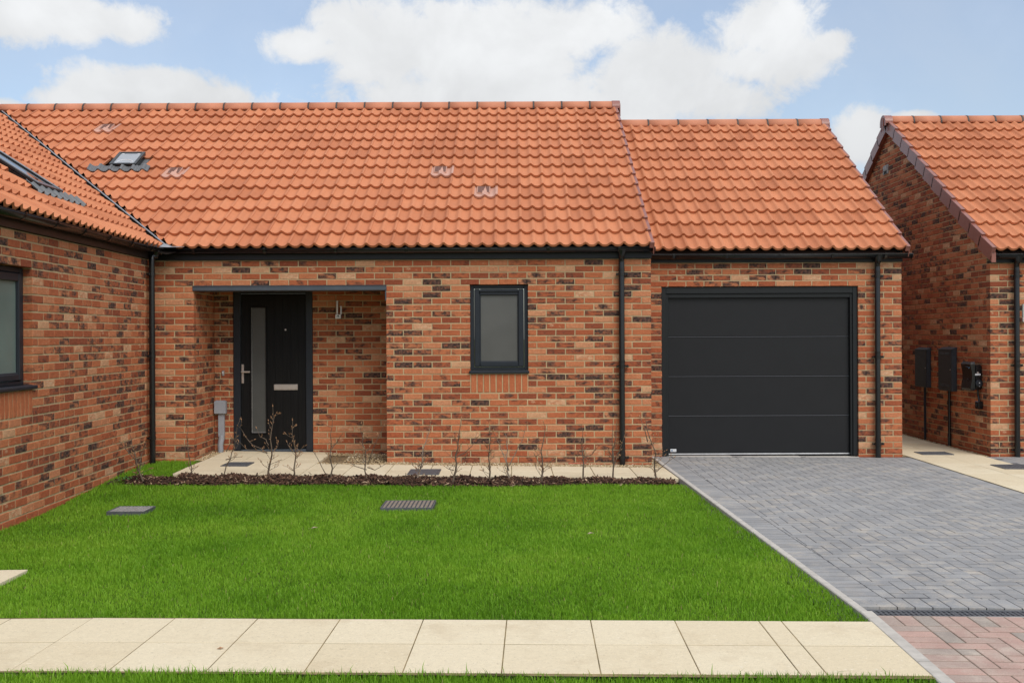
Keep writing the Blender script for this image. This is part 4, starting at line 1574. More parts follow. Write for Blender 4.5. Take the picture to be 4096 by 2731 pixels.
# the stretch of gable behind the garage is out of sight
def hid(m):
    p = m.translation
    px = 2048 + p.x / p.y * F; py = 1345 - (p.z - CAMZ) / p.y * F
    if p.x < NX + .01 and p.y > NY + .11:
        if py > 1000 and px < 3605: return 0.0
        if py > 478 and px < 3290 + (py - 478) * .63: return 0.0
    return 1.0


place('brick', [(a, m, w * hid(m)) for a, m, w in nf.items + ng.items], nwall, 300, 'brickwork')
mb = MB(); mb.cbox(NX + .005, NXR, NY - .030, NY - .004, Zn0 + 2.401, 2.50, .003); mb.box(NX + .005, NXR, NY - .004, NY + .1, Zn0 + 2.403, Zn0 + 2.42)
mb.build('fascia', 'fascia', nb)
mb = MB()
mb.add([(NX + .03, NY - .085, 2.51), (NXR, NY - .085, 2.51), (NXR, NY + .05, 2.605), (NX + .03, NY + .05, 2.605)], [(0, 1, 2, 3), (3, 2, 1, 0)])
mb.build('eaves_tray', 'lead', nb, recalc=False)
gutter(nb, (NX - .01, NY - .09, 2.497), (NXR, NY - .09, 2.497), (0, -1, 0), 5)
npx = 6.345
downpipe(nb, npx, NY - .055, 2.39, -.055, [at(4065, 1105, NY)[1], at(4065, 1461, NY)[1], at(4065, 1797, NY)[1]], (0, 1, 0), swan=(npx, NY - .09, 2.455))
PN = math.atan2(RISEN, RUNN)
upN = Vector((0, math.cos(PN), math.sin(PN)))
VN = 5.975
E_N = Vector((VN + .045, 13.09, 2.515))
mb = MB()
mb.prism([(NX + .102, y, z) for y, z in ((13.12, 2.50), (NRY, 2.50 + (NRY - 13.12) * RISEN / RUNN), (20.36, 2.50))], (NXR - NX - .102, 0, 0))
nroof = mb.build('roof', 'underlay', nb)
NNC = 11
tile_roof(nroof, E_N, (1, 0, 0), upN, NNC, 12, .355)
verge_caps(nroof, E_N, (1, 0, 0), upN, -.045, 12, .355, -1, drop=.15)
for sy in (0, 1):
    # undercloak closing the verge above the bricks
    ye = 13.09 if sy == 0 else 2 * NRY - 13.09
    mb = MB()
    zr_ = 2.515 + (NRY - 13.09) * RISEN / RUNN
    mb.prism([(VN + .008, ye, 2.52), (VN + .008, NRY, zr_ + .005), (VN + .008, NRY, zr_ - .12), (VN + .008, ye, 2.395)], (.055, 0, 0))
    mb.build('undercloak', 'verge', nroof)
upNb = Vector((0, -math.cos(PN), math.sin(PN)))
E_Nb = Vector((VN + .045, 2 * NRY - 13.09, 2.515))
verge_caps(nroof, E_Nb, (-1, 0, 0), upNb, .045, 12, .355, +1, drop=.15)
zrn = 2.515 + (NRY - 13.09) * RISEN / RUNN
ridge_run(nroof, (VN - .02, NRY, zrn - .015), (NXR, NRY, zrn - .015), cap0=True)
# vent in the gable
mb = MB()
vy = 6.035 * F / (3545 - 2048 + 2); vz = at(3545, 680, vy)[1]
mb.cbox(NX - .012, NX + .03, vy - .115, vy + .115, vz - .075, vz + .075, .006)
mb.cbox(NX - .020, NX - .010, vy - .085, vy + .085, vz - .02, vz + .06, .006)
mb.build('gable_vent', 'greyworn', nwall)
mb = MB(); mb.box(NX - .016, NX - .0125, vy - .06, vy + .06, vz - .062, vz - .025)
mb.build('vent_opening', 'black', nwall)

# ================================================================ FITTINGS ON THE WALLS
def wall_lamp(x, y, z, label):
    """x,y,z: lower left corner of its base on the wall plane y"""
    t = thing('wall_lamp', label, 'wall lamp', (x, y, z), group='steel wall lamps')
    mb = MB()
    mb.cbox(x, x + .072, y - .085, y - .001, z, z + .056, .004)
    mb.cbox(x + .052, x + .072, y - .012, y - .0005, z + .05, z + .162, .003)
    mb.build('bracket', 'nickel', t)
    mb = MB(); mb.tube([(x + .020, y - .055, z + .058), (x + .020, y - .055, z + .226)], .0165, 16)
    mb.build('tube', 'steel', t)
    mb = MB(); mb.tube([(x + .036, y - .0855, z + .028), (x + .036, y - .0905, z + .028)], .016, 14)
    mb.build('sensor', 'black', t)
    mb = MB(); mb.tube([(x + .036, y - .0885, z + .024), (x + .036, y - .092, z + .024)], .009, 10)
    mb.build('lens', 'white', t)
    return t


lx, lz = at(1345, 1275, PY)
wall_lamp(lx, PY, lz, 'steel tube lamp on the porch wall to the right of the black front door')
lx, lz = at(4078, 1288, NY)
wall_lamp(lx, NY, lz, 'steel tube lamp beside the downpipe on the front of the house to the right')

# bell push
bx, bz = at(893, 1492, PY)
t = thing('doorbell', 'small bell push on the bricks between the porch corner and the door frame', 'doorbell', (bx, PY, bz))
mb = MB(); mb.cbox(bx - .016, bx + .016, PY - .016, PY - .0005, bz - .034, bz + .034, .005); mb.build('casing', 'greyworn', t)
mb = MB(); mb.tube([(bx, PY - .015, bz + .008), (bx, PY - .021, bz + .008)], .009, 12); mb.build('button', 'white', t)

# grey service box with its conduit
x0, z1 = at(863, 1603, PY); x1, z0 = at(909, 1653, PY)
t = thing('service_box', 'grey plastic cable box with a conduit to the ground beside the black front door', 'cable box', ((x0 + x1) / 2, PY, 0))
mb = MB(); mb.cbox(x0, x1, PY - .085, PY - .002, z0, z1, .006); mb.cbox(x0 + .012, x1 - .012, PY - .07, PY - .01, z1 - .001, z1 + .008, .003)
mb.build('box', 'greybox', t)
mb = MB(); mb.cbox(x0 + .004, x1 - .004, PY - .092, PY - .0855, z0 + .004, z1 - .004, .003); mb.build('cover', 'greybox', t)
cx0 = at(877, 1700, PY)[0]; cx1 = at(901, 1700, PY)[0]; zm = at(885, 1745, PY)[1]
mb = MB(); mb.cbox(cx0, cx1, PY - .06, PY - .002, zm, z0 + .002, .006); mb.build('conduit', 'greybox', t)
mb = MB(); cm = (cx0 + cx1) / 2
mb.tube([(cm, PY - .032, zm + .02), (cm, PY - .035, zm - .02), (cm - .012, PY - .045, zm - .10), (cm - .008, PY - .05, zm - .15), (cm - .006, PY - .05, 0.02)], [.036, .038, .036, .035, .035], 12)
mb.build('hockey_stick', 'greybox', t)

# meter boxes on the gable
def meter_box(label, ya, yb_, za, zb, prot, louvres, pipe_y):
    t = thing('meter_box', label, 'meter box', (NX, (ya + yb_) / 2, za), group='meter boxes on the gable wall')
    xf = NX - prot
    mb = MB()
    mb.cbox(xf + .006, NX - .001, ya, yb_, za, zb - .02, .006)
    # sloping lid
    mb.prism([(xf - .006, ya - .006, zb - .030), (xf - .006, ya - .006, zb - .018), (NX - .001, ya - .006, zb + .012), (NX - .001, ya - .006, zb - .030)], (0, yb_ - ya + .012, 0))
    mb.build('casing', 'meterside_lit', t)
    mb = MB(); mb.cbox(xf - .004, xf + .008, ya + .010, yb_ - .006, za + .012, zb - .034, .004)
    d = mb.build('door', 'meter', t)
    mb = MB()
    mb.tube([(xf - .004, ya + .025, (za + zb) / 2), (xf - .009, ya + .025, (za + zb) / 2)], .008, 10)
    mb.build('lock', 'nickel', d)
    if louvres:
        for z in (zb - .075, zb - .095, za + .06, za + .08):
            for k in (0, 1):
                y = ya + .06 + k * .17
                mb = MB(); mb.cbox(xf - .009, xf - .003, y, y + .13, z, z + .010, .002)
                mb.build('louvre', 'meterside_lit', d)
    mb = MB(); mb.tube([(NX - .03, pipe_y, za + .01), (NX - .03, pipe_y, .10), (NX - .03, pipe_y, -.06)], [.017, .017, .017] if not louvres else [.019, .019, .019], 10)
    if louvres: mb.tube([(NX - .03, pipe_y, .14), (NX - .03, pipe_y, -.06)], .024, 10)
    mb.build('conduit', 'blackplastic' if louvres else 'frame', t)


meter_box('black meter box nearer the back of the passage on the gable wall, without louvre slots', 15.12, 15.55, .735, 1.30, .070, False, 15.28)
meter_box('black meter box with louvre slots, standing between the plain box and the charger', 14.24, 14.68, .725, 1.315, .078, True, 14.43)

# car charger
t = thing('car_charger', 'black car charging unit with a round socket on the gable wall beside the corner', 'car charger', (NX, 13.6, .77))
ya, yb_ = 13.47, 13.75; za, zb = .775, 1.145
mb = MB()
mb.cbox(NX - .105, NX - .001, ya + .0, yb_ - .03, za + .01, zb - .035, .02)
mb.build('back_box', 'blackplastic', t)
mb = MB()
nseg = 12
prof = []
for i in range(nseg + 1):
    z = za + (zb - za) * i / nseg
    d = .150 + .012 * math.cos(2 * math.pi * (i / nseg))
    prof.append((z, d))
V = []
for z, d in prof:
    e = .018 if z in (prof[0][0], prof[-1][0]) else 0
    V += [(NX - d + e, ya - .012 + e, z), (NX - d + e, yb_ - e, z), (NX - .104, yb_ - e * .5, z), (NX - .104, ya - .012 + e * .5, z)]
Fc = []
for i in range(nseg):
    for k in range(4):
        Fc.append((4 * i + k, 4 * i + (k + 1) % 4, 4 * i + 4 + (k + 1) % 4, 4 * i + 4 + k))
Fc += [(3, 2, 1, 0), tuple(4 * nseg + k for k in range(4))]
mb.add(V, Fc)
mb.build('front_shell', 'blackplastic', t)
mb = MB(); sx = NX - .050; szz = za + .095
mb.tube([(sx, ya + .002, szz), (sx, ya - .018, szz), (sx, ya - .022, szz)], [.046, .046, .040], 20)
sk = mb.build('socket_cover', 'frame', t)
mb = MB(); mb.box(sx - .006, sx + .006, ya - .0235, ya - .0218, szz + .001, szz + .013); mb.tube([(sx - .002, ya - .020, szz - .036), (sx - .002, ya - .0235, szz - .036)], .004, 8)
mb.build('symbol', 'white', sk)
mb = MB(); mb.box(NX - .098, NX - .028, ya - .0028, ya - .0005, zb - .172, zb - .150)
lab = mb.build('rating_label', 'white', t)
mb = MB()
for i in range(7):
    mb.box(NX - .094 + i * .0088, NX - .094 + i * .0088 + .005, ya - .0034, ya - .0029, zb - .164, zb - .157)
mb.build('print', 'greytext', lab)
mb = MB(); mb.tube([(NX - .063, ya + .001, zb - .137), (NX - .063, ya - .006, zb - .137)], .012, 12)
mb.build('key_lock', 'nickel', t)
xq = NX - .153
mb = MB()
mb.tube([(xq, ya + .055 + .022 * math.cos(w), zb - .060 + .022 * math.sin(w)) for w in [2 * math.pi * i / 14 for i in range(12)]], .004, 6)
mb.box(xq - .003, xq + .003, ya + .060, ya + .135, zb - .064, zb - .056)
mb.build('emblem', 'skyblue', t)
mb = MB()
mb.tube([(xq + .012, ya + .11 + .05 * math.cos(w), za + .10 + .05 * math.sin(w)) for w in [2 * math.pi * i / 20 for i in range(21)]], .004, 6, caps=False)
mb.build('cable_ring', 'fascia', t)
mb = MB(); yq = 13.50
mb.tube([(NX - .04, yq + .02, za + .02), (NX - .035, yq + .03, za - .05), (NX - .03, yq + .01, za - .11), (NX - .03, yq, za - .15)], .014, 8)
mb.build('cable', 'blackplastic', t)
t2 = thing('isolator_box', 'small black isolator box below the car charger', 'switch box', (NX, yq, za - .2))
mb = MB(); mb.cbox(NX - .065, NX - .001, yq - .05, yq + .055, za - .235, za - .135, .008); mb.build('casing', 'blackplastic', t2)
mb = MB(); mb.tube([(NX - .064, yq, za - .185), (NX - .075, yq, za - .185)], .02, 12); mb.build('switch_knob', 'frame', t2)

# ================================================================ GROUND
mb = MB()
mb.add([(-300, -60, -.34), (300, -60, -.34), (300, 600, -.34), (-300, 600, -.34)], [(0, 1, 2, 3)])
mb.build('ground', 'field', None, kind='structure')


def sheet(name, mat, poly_fn, x0, x1, y0, y1, nx, ny, zfn, drop):
    V = []; Fc = []
    for j in range(ny + 1):
        for i in range(nx + 1):
            x = x0 + (x1 - x0) * i / nx; y = y0 + (y1 - y0) * j / ny
            x, y = poly_fn(x, y)
            V.append((x, y, zfn(x, y) - drop))
    for j in range(ny):
        for i in range(nx):
            a = j * (nx + 1) + i
            Fc.append((a, a + 1, a + nx + 2, a + nx + 1))
    mb = MB(); mb.add(V, Fc, 0, True)
    return mb.build(name, mat, None, recalc=False, kind='structure')


TP = -0.028                                   # the pavement runs a little askew to the house
def pave_top(X): return 5.655 + TP * X        # its lawn edge
KX = lambda Y: 1.752 + (11.99 - Y) * 0.0283 if Y > 5.81 else 1.927 - (5.81 - Y) * 0.04     # left edge of the drive's kerb
sheet('lawn', 'turfbase', lambda x, y: (x, y), -4.6, 1.72, 2.2, 12.6, 40, 60, lambda x, y: ground(x, y), 0.022)

# ------------------------------------------------------------ paving slabs
SLAB_V = []


def poly_piece(name, poly, h, mat, tone, c=0.004, jig=0.0):
    """a paving block: outline (counter-clockwise, local), chamfered top at z=0"""
    n = len(poly)
    P = [Vector((x, y)) for x, y in poly]
    cen = sum(P, Vector((0, 0))) / n
    V = [(p.x, p.y, -h) for p in P] + [(p.x, p.y, -c) for p in P]
    for i, p in enumerate(P):
        a, b = (P[i - 1] - p), (P[(i + 1) % n] - p)
        la, lb = max(a.length, 1e-6), max(b.length, 1e-6)
        bis = (a / la + b / lb)
        s = abs((a.x * b.y - a.y * b.x) / (la * lb))
        q = p + bis * min(c / max(s, .25), la * .4, lb * .4)
        V.append((q.x, q.y, random.uniform(-jig, jig)))
    Fc = [tuple(2 * n + i for i in range(n))]
    for i in range(n):
        k = (i + 1) % n
        Fc += [(i, k, n + k, n + i), (n + i, n + k, 2 * n + k, 2 * n + i)]
    return Piece(name, V, Fc, mat, (tone, 0, 0))


def clip_poly(poly, planes):
    """planes: functions f(x,y) >= 0 inside, linear"""
    for f in planes:
        out = []
        for i in range(len(poly)):
            a, b = poly[i], poly[(i + 1) % len(poly)]
            fa, fb = f(*a), f(*b)
            if fa >= 0: out.append(a)
            if (fa >= 0) != (fb >= 0):
                t = fa / (fa - fb)
                out.append((a[0] + (b[0] - a[0]) * t, a[1] + (b[1] - a[1]) * t))
        poly = out
        if len(poly) < 3:
            return []
    return poly


def poly_area(p):
    return abs(sum(p[i][0] * p[(i + 1) % len(p)][1] - p[(i + 1) % len(p)][0] * p[i][1] for i in range(len(p)))) / 2


def block(pool, name, poly, zf, mat, items, tone_fn, h=0.05, c=0.0014, jig=0.0003, minarea=0.0008):
    if len(poly) < 3 or poly_area(poly) < minarea:
        return
    cx = sum(p[0] for p in poly) / len(poly); cy = sum(p[1] for p in poly) / len(poly)
    loc = [(p[0] - cx, p[1] - cy) for p in poly]
    key = tuple(sorted((round(a, 3), round(b, 3)) for a, b in loc))
    lst = pool.setdefault(key, [])
    if len(lst) < 7:
        pc = poly_piece(name, loc, h, mat, tone_fn(), c, jig); lst.append(pc)
    else:
        pc = random.choice(lst)
    nrm = Vector((-(zf(cx + .1, cy) - zf(cx - .1, cy)) / .2, -(zf(cx, cy + .1) - zf(cx, cy - .1)) / .2, 1)).normalized()
    lay = Vector((0, 0, 1)).rotation_difference(nrm).to_matrix().to_4x4()
    j = .0006 / max(.1, math.sqrt(poly_area(poly)))
    m = Matrix.Translation((cx, cy, zf(cx, cy) + random.uniform(-.0003, .0006))) @ lay @ Matrix.Rotation(random.uniform(-j, j), 4, 'X') @ Matrix.Rotation(random.uniform(-j, j), 4, 'Y')
    items.append((pc, m, seen(m.translation, (0, 0, 1), poly_area(poly))))


def shrink(x0, x1, y0, y1, g):
    k = g * 1.55
    return [(x0 + g, y0 + k), (x1 - g, y0 + k), (x1 - g, y1 - k), (x0 + g, y1 - k)]


def rotp(poly, ang, o):
    c, s = math.cos(ang), math.sin(ang)
    return [(o[0] + c * x - s * y, o[1] + s * x + c * y) for x, y in poly]


# the pavement in front
pvz = lambda x, y: ground(x, y) + 0.012
mb = MB()
pav_x0, pav_x1 = -6.5, 1.99
V = []; Fc = []
for i in range(31):
    for dy, xe in ((.0, KX(5.6)), (-.93, KX(4.7))):
        x = pav_x0 + (xe - .003 - pav_x0) * i / 30
        V.append((x, pave_top(x) + dy, ground(x, 5.6 + dy) + .0043))
for i in range(30):
    Fc.append((2 * i, 2 * i + 1, 2 * i + 3, 2 * i + 2))
mb.add(V, Fc)
pavement = mb.build('pavement', 'moss', None, recalc=False, kind='structure')
items = []; pool = {}
jx = [-0.035 - .45 * i for i in range(15)][::-1] + [0.415, 0.865, 1.315, 1.435, 2.2]
kerbf = lambda x, y: (KX(y) - .004) - x
for r in range(2):
    for i in range(len(jx) - 1):
        q = shrink(jx[i], jx[i + 1], -.45 * (r + 1), -.45 * r, .0026)
        q = rotp(q, -0.022, (0, pave_top(0)))
        q = clip_poly(q, [kerbf])
        block(pool, 'paving_slab', q, lambda x, y: ground(x, y) + .006, 'slab', items, random.random, .04, .0018, .0003, .004)
place('paving_slab', items, pavement)

# the short path to the wing, at the left edge
mb = MB(); mb.add([(-4.35, 6.22, -.12), (-3.2, 6.22, -.12), (-3.2, 7.05, -.12), (-4.35, 7.05, -.12)], [(0, 1, 2, 3)])
sidepath = mb.build('side_path', 'moss', None, recalc=False, kind='structure')
items = []; pool = {}
for i in range(3):
    for j in range(1):
        x1 = -3.215 - .45 * i
        block(pool, 'paving_slab', shrink(x1 - .45, x1, 6.52, 6.97, .0035), lambda x, y: ground(x, y) + .002, 'slab', items, random.random, .04)
place('paving_slab', items, sidepath)

# the path along the front of the bungalow and in the porch
mb = MB()
PXE = lambda Y: KX(Y) - .012
PZ = lambda x, y: ground(x, y) + 0.014 if y < 12.45 else ground(x, 12.45) + .014 + (y - 12.45) * 0.012
V = []; Fc = []
for i in range(13):
    x = -3.62 + (1.735 + 3.62) * i / 12
    yf = 11.16
    V += [(x, yf, PZ(x, yf) - .002), (x, 12.06, PZ(x, 12.06) - .002)]
for i in range(12):
    Fc.append((2 * i, 2 * i + 2, 2 * i + 3, 2 * i + 1))
b = len(V)
V += [(-3.612, 12.061, PZ(-3.612, 12.061) - .006), (-2.268, 12.061, PZ(-2.268, 12.061) - .006), (-2.268, 13.2, PZ(-2.268, 13.2) - .006), (-3.612, 13.2, PZ(-3.612, 13.2) - .006)]
Fc.append((b, b + 1, b + 2, b + 3))
mb.add(V, Fc)
path = mb.build('front_path', 'moss', None, recalc=False, kind='structure')
items = []; pool = {}
xs0 = -3.612
for r, (ya, yb2) in enumerate([(11.155, 11.605), (11.605, 12.055), (12.055, 12.505), (12.505, 12.955), (12.955, 13.20)]):
    for i in range(13):
        xa = xs0 + .45 * i
        if r > 1 and i > 2: continue
        q = shrink(xa, xa + .45, ya, yb2, .003)
        q = clip_poly(q, [lambda x, y: PXE(y) - x])
        block(pool, 'paving_slab', q, PZ, 'slab', items, random.random, .045, .004, .0006, .004)
place('paving_slab', items, path)

# the passage on the right
NPX0, NPX1 = 4.975, 5.945
gp2 = lambda x, y: gdrive(x, y) + .004
mb = MB()
mb.add([(x_, y_, gp2(x_, y_) - .002) for x_, y_ in ((NPX0, 7.0), (NPX1 - .002, 7.0), (NPX1 - .002, 17.5), (NPX0, 17.5))], [(0, 1, 2, 3)])
passage = mb.build('side_passage', 'moss', None, recalc=False, kind='structure')
items = []; pool = {}
for j in range(23):
    for i in range(2):
        y0_ = 7.1 + .45 * j
        xa = NPX0 + .005 + i * .483
        block(pool, 'paving_slab', shrink(xa, xa + .483, y0_, y0_ + .45, .003), gp2, 'slab', items, random.random, .045)
place('paving_slab', items, passage)

# ------------------------------------------------------------ block paving
DRX1 = 4.965
DRY0 = lambda x: 5.925 - 0.034 * (x - 3.4)          # drain line
DRY1 = GY - 0.032
KW = 0.052
mb = MB()
nx_, ny_ = 8, 20
V = []; Fc = []
for j in range(ny_ + 1):
    for i in range(nx_ + 1):
        ya_ = 5.80 + (13.17 - 5.80) * j / ny_
        xl = KX(ya_) + .02
        x = xl + (DRX1 + 1.6 - xl) * i / nx_ if ya_ < 6.6 else xl + (DRX1 - xl) * i / nx_
        y = max(ya_, DRY0(x) + .002)
        V.append((x, y, gdrive(x, y) - .0014))
for j in range(ny_):
    for i in range(nx_):
        a = j * (nx_ + 1) + i
        Fc.append((a, a + 1, a + nx_ + 2, a + nx_ + 1))
mb.add(V, Fc)
drive = mb.build('driveway', 'darkjoint', None, recalc=False, kind='structure')

items = []; pool = {}
tone_r = random.random
left = lambda x, y: x - (KX(max(y, 5.82)) + KW + .004)
leftb = lambda x, y: x - (KX(max(y, 5.82)) + KW + .004 + .202)
right = lambda x, y: DRX1 - x
rightb = lambda x, y: (DRX1 - .202) - x
top = lambda x, y: DRY1 - y
topb = lambda x, y: (DRY1 - .202) - y
bot = lambda x, y: y - (DRY0(x) + .006)
botb = lambda x, y: y - (DRY0(x) + .006 + .202)
g = .0031
# border of blocks laid across, along kerb and along the right edge
y = DRY1
while y > 5.6:
    for side in (0, 1):
        if side == 0:
            xa = KX(max(y - .05, 5.82)) + KW + .005
            q = shrink(xa, xa + .2, y - .1, y, g)
        else:
            q = shrink(DRX1 - .2, DRX1, y - .1, y, g)
        q = clip_poly(q, [bot])
        block(pool, 'paving_block', q, gdrive, 'paver', items, tone_r)
    y -= .1
# rows of blocks laid lengthwise at the garage and at the drain
x = KX(13) + KW + .21
while x < DRX1 - .21:
    q = clip_poly(shrink(x, x + .1, DRY1 - .2, DRY1, g), [leftb, rightb])
    block(pool, 'paving_block', q, gdrive, 'paver', items, tone_r)
    yb2 = DRY0(x + .05) + .008
    x += .1
x = KX(6) + KW + .01
while x < DRX1 + 1.5:
    yb2 = DRY0(x + .05) + .008
    q = clip_poly([(x + g, yb2 - .03), (x + .1 - g, yb2 - .03), (x + .1 - g, yb2 + .2 - g * 1.5), (x + g, yb2 + .2 - g * 1.5)], [left, lambda a, b: b - (DRY0(a) + .002)])
    block(pool, 'paving_block', q, gdrive, 'paver', items, tone_r)
    x += .1
# herringbone field
lb2 = lambda x, y: leftb(x, y) - .001
for i in range(-4, 36):
    for j in range(-4, 78):
        s = (i - j) % 4
        if s not in (0, 3): continue
        xa, ya = 1.85 + .1 * i, 5.78 + .1 * j
        q = shrink(xa, xa + .2, ya, ya + .1, g) if s == 0 else shrink(xa, xa + .1, ya, ya + .2, g)
        q = clip_poly(q, [lb2, rightb, topb, botb])
        if q: q = [(round(a, 4), round(b, 4)) for a, b in q]
        block(pool, 'paving_block', q, gdrive, 'paver', items, tone_r)
place('paving_block', items, drive, 300, 'block_field')

# a corner of the next drive, to the right of the passage
mb = MB(); mb.add([(x_, y_, gdrive(6, y_) - .0022) for x_, y_ in ((NPX1 + .002, 7.0), (9.6, 7.0), (9.6, 13.22), (NPX1 + .002, 13.22))], [(0, 1, 2, 3)])
drive2 = mb.build('driveway', 'darkjoint', None, recalc=False, kind='structure')
items = []
gd2 = lambda x, y: gdrive(6, y)
for i in range(0, 36):
    for j in range(0, 62):
        s = (i - j) % 4
        if s not in (0, 3): continue
        xa, ya = NPX1 + .005 + .1 * i, 7.0 + .1 * j
        q = shrink(xa, xa + .2, ya, ya + .1, g) if s == 0 else shrink(xa, xa + .1, ya, ya + .2, g)
        q = clip_poly(q, [lambda x, y: 13.20 - y])
        if not q: continue
        block(pool, 'paving_block', q, gd2, 'paver', items, tone_r)
place('paving_block', items, drive2, 120, 'block_field')

# kerb of the drive
mb = MB(); items = []
ys = [13.10, 12.25, 11.34, 10.43, 9.52, 8.61, 7.70, 6.79, 5.84]
kerb = thing('edging_kerb', 'pale concrete edging between the lawn and the grey block drive', 'kerb', (KX(9), 9, 0))
for i in range(len(ys) - 1):
    a, b2 = ys[i + 1] + .003, ys[i] - .003
    mb = MB()
    za, zb = gdrive(2, a) + .010, gdrive(2, b2) + .010
    xa, xb = KX(a), KX(b2)
    mb.prism([(xa, a, -.2), (xa + KW, a, -.2), (xa + KW, a, za - .004), (xa + KW - .006, a, za), (xa + .006, a, za), (xa, a, za - .005)], (xb - xa, b2 - a, zb - za))
    mb.build('kerb_stone', 'concrete', kerb)
kerb2 = thing('edging_kerb', 'wider grey kerb between the cream pavement and the pink blocks', 'kerb', (KX(5), 5, 0))
for a, b2 in ((4.93, 5.835), (4.02, 4.924), (3.1, 4.014)):
    mb = MB()
    za, zb = ground(1.9, a) + .003, ground(1.9, b2) + .003
    xa, xb = KX(a), KX(b2)
    w2 = KW + .022
    mb.prism([(xa, a, -.2), (xa + w2, a, -.2), (xa + w2, a, za - .006), (xa + w2 - .008, a, za), (xa + .006, a, za), (xa, a, za - .005)], (xb - xa, b2 - a, zb - za))
    mb.build('kerb_stone', 'concrete', kerb2)

# drain channel
drain = thing('drain_channel', 'black slotted drain channel across the end of the drive', 'drain', (4, 5.85, gdrive(4, 5.85)))
ang = math.atan(-0.034)
x0 = KX(5.85) + KW + .008
mxd = Matrix.Translation((x0, DRY0(x0), gdrive(3.5, 5.85) - .004)) @ Matrix.Rotation(ang, 4, 'Z')
Ld = 4.6
mb = MB(); mb.box(0, Ld, -.135, .0, -.12, -.045, 0, mxd)
mb.build('channel', 'black', drain)
mb = MB()
mb.cbox(0, Ld, -.012, 0, -.045, .001, .002, 0, mxd); mb.cbox(0, Ld, -.135, -.123, -.045, .001, .002, 0, mxd)
mb.build('rim', 'iron', drain)
for k in range(9):
    a = k * .5 + .002; b2 = min(Ld, a + .496)
    if b2 - a < .1: continue
    mb = MB()
    mb.box(a, b2, -.073, -.062, -.03, -.002, 0, mxd)
    mb.box(a, b2, -.0205, -.0125, -.03, -.0015, 0, mxd); mb.box(a, b2, -.1225, -.1145, -.03, -.0015, 0, mxd)
    n = int((b2 - a) / .029)
    for i in range(n + 1):
        u = a + (b2 - a - .014) * i / n
        for (ya_, yb3, sh) in ((-.0635, -.0195, .012), (-.1155, -.0715, .012)):
            mb.prism([mxd @ Vector((u + sh * 0, ya_, -.0025)), mxd @ Vector((u + .013, ya_, -.0025)), mxd @ Vector((u + .013 - sh, yb3, -.0025)), mxd @ Vector((u - sh, yb3, -.0025))], (0, 0, -.025))
    mb.build('grate', 'iron', drain)

# pink blocks of the crossover
mb = MB()
mb.add([(x_, y_, gdrive(x_, y_) - .0022) for x_, y_ in ((KX(5.7) + .01, DRY0(2) - .176), (7.5, DRY0(7.5) - .176), (7.5, 2.6), (KX(3) + .01, 2.6))], [(0, 3, 2, 1)])
cross = mb.build('block_crossover', 'pinkjoint', None, recalc=False, kind='structure')
mb = MB()
for k in range(5):
    a, b2 = k * .915, k * .915 + .909
    mb.cbox(a, min(b2, Ld), -.175, -.137, -.08, .0, .003, 0, mxd)
o = mb.build('haunching', 'concrete', cross)
items = []; pool2 = {}
ptone = lambda: random.choice([random.uniform(0, .45), random.uniform(.4, .6), random.uniform(.5, 1)])
angp = -0.030
op = (KX(5.5) + KW + .028, DRY0(2.0) - .182)
kf = lambda x, y: x - (KX(y) + KW + .025)
Rr = lambda poly: clip_poly(rotp(poly, angp, op), [kf])
gg = .003
for i in range(-1, 46):
    block(pool2, 'paving_block', Rr(shrink(.1 * i, .1 * i + .1, -.2, 0, gg)), gdrive, 'pinkpaver', items, ptone, .05, .003)
for j in range(0, 26):
    y0_ = -.2 - .1 * (j + 1)
    x_off = 0.0
    q = Rr(shrink(-.08, .2, y0_, y0_ + .1, gg))
    block(pool2, 'paving_block', q, gdrive, 'pinkpaver', items, ptone, .05, .003)
inner = lambda x, y: True
for i in range(-3, 46):
    for j in range(-30, 1):
        s = (i - j) % 4
        if s not in (0, 3): continue
        xa, ya = .2 + .1 * i, -.2 + .1 * j
        q = shrink(xa, xa + .2, ya, ya + .1, gg) if s == 0 else shrink(xa, xa + .1, ya, ya + .2, gg)
        q = clip_poly(q, [lambda x, y: x - .203, lambda x, y: -.203 - y])
        if not q: continue
        block(pool2, 'paving_block', Rr(q), gdrive, 'pinkpaver', items, ptone, .05, .003)
place('paving_block', items, cross, 300, 'block_field')

# ------------------------------------------------------------ covers and gratings
def bar_cover(label, x0, x1, y0, y1, z, bars, mat_bar, rise=0.0, skew=0.0, cat='grating', along='y', mats=('iron',)):
    t = thing('drain_cover', label, cat, ((x0 + x1) / 2, (y0 + y1) / 2, z), group='drain covers')
    mb = MB()
    f = .012
    zb = z + rise
    for a, b, c, d in ((x0, x1, y0, y0 + f), (x0, x1, y1 - f, y1), (x0, x0 + f, y0 + f, y1 - f), (x1 - f, x1, y0 + f, y1 - f)):
        mb.cbox(a, b, c, d, z - .05, zb + .001, .002)
    mb.build('frame', 'iron', t)
    mb = MB(); mb.box(x0 + f, x1 - f, y0 + f, y1 - f, z - .06, zb - .022)
    mb.build('pit', 'black', t)
    for i in range(bars):
        mb = MB()
        if along == 'y':
            w = (x1 - x0 - 2 * f) / bars
            a = x0 + f + w * i
            mb.cbox(a + w * .18, a + w * .82, y0 + f, y1 - f, zb - .024, zb, .002)
        else:
            w = (y1 - y0 - 2 * f) / bars
            a = y0 + f + w * i
            mb.cbox(x0 + f, x1 - f, a + w * .15, a + w * .85, zb - .024, zb, .002)
        mb.build('bar', mat_bar, t)
    return t


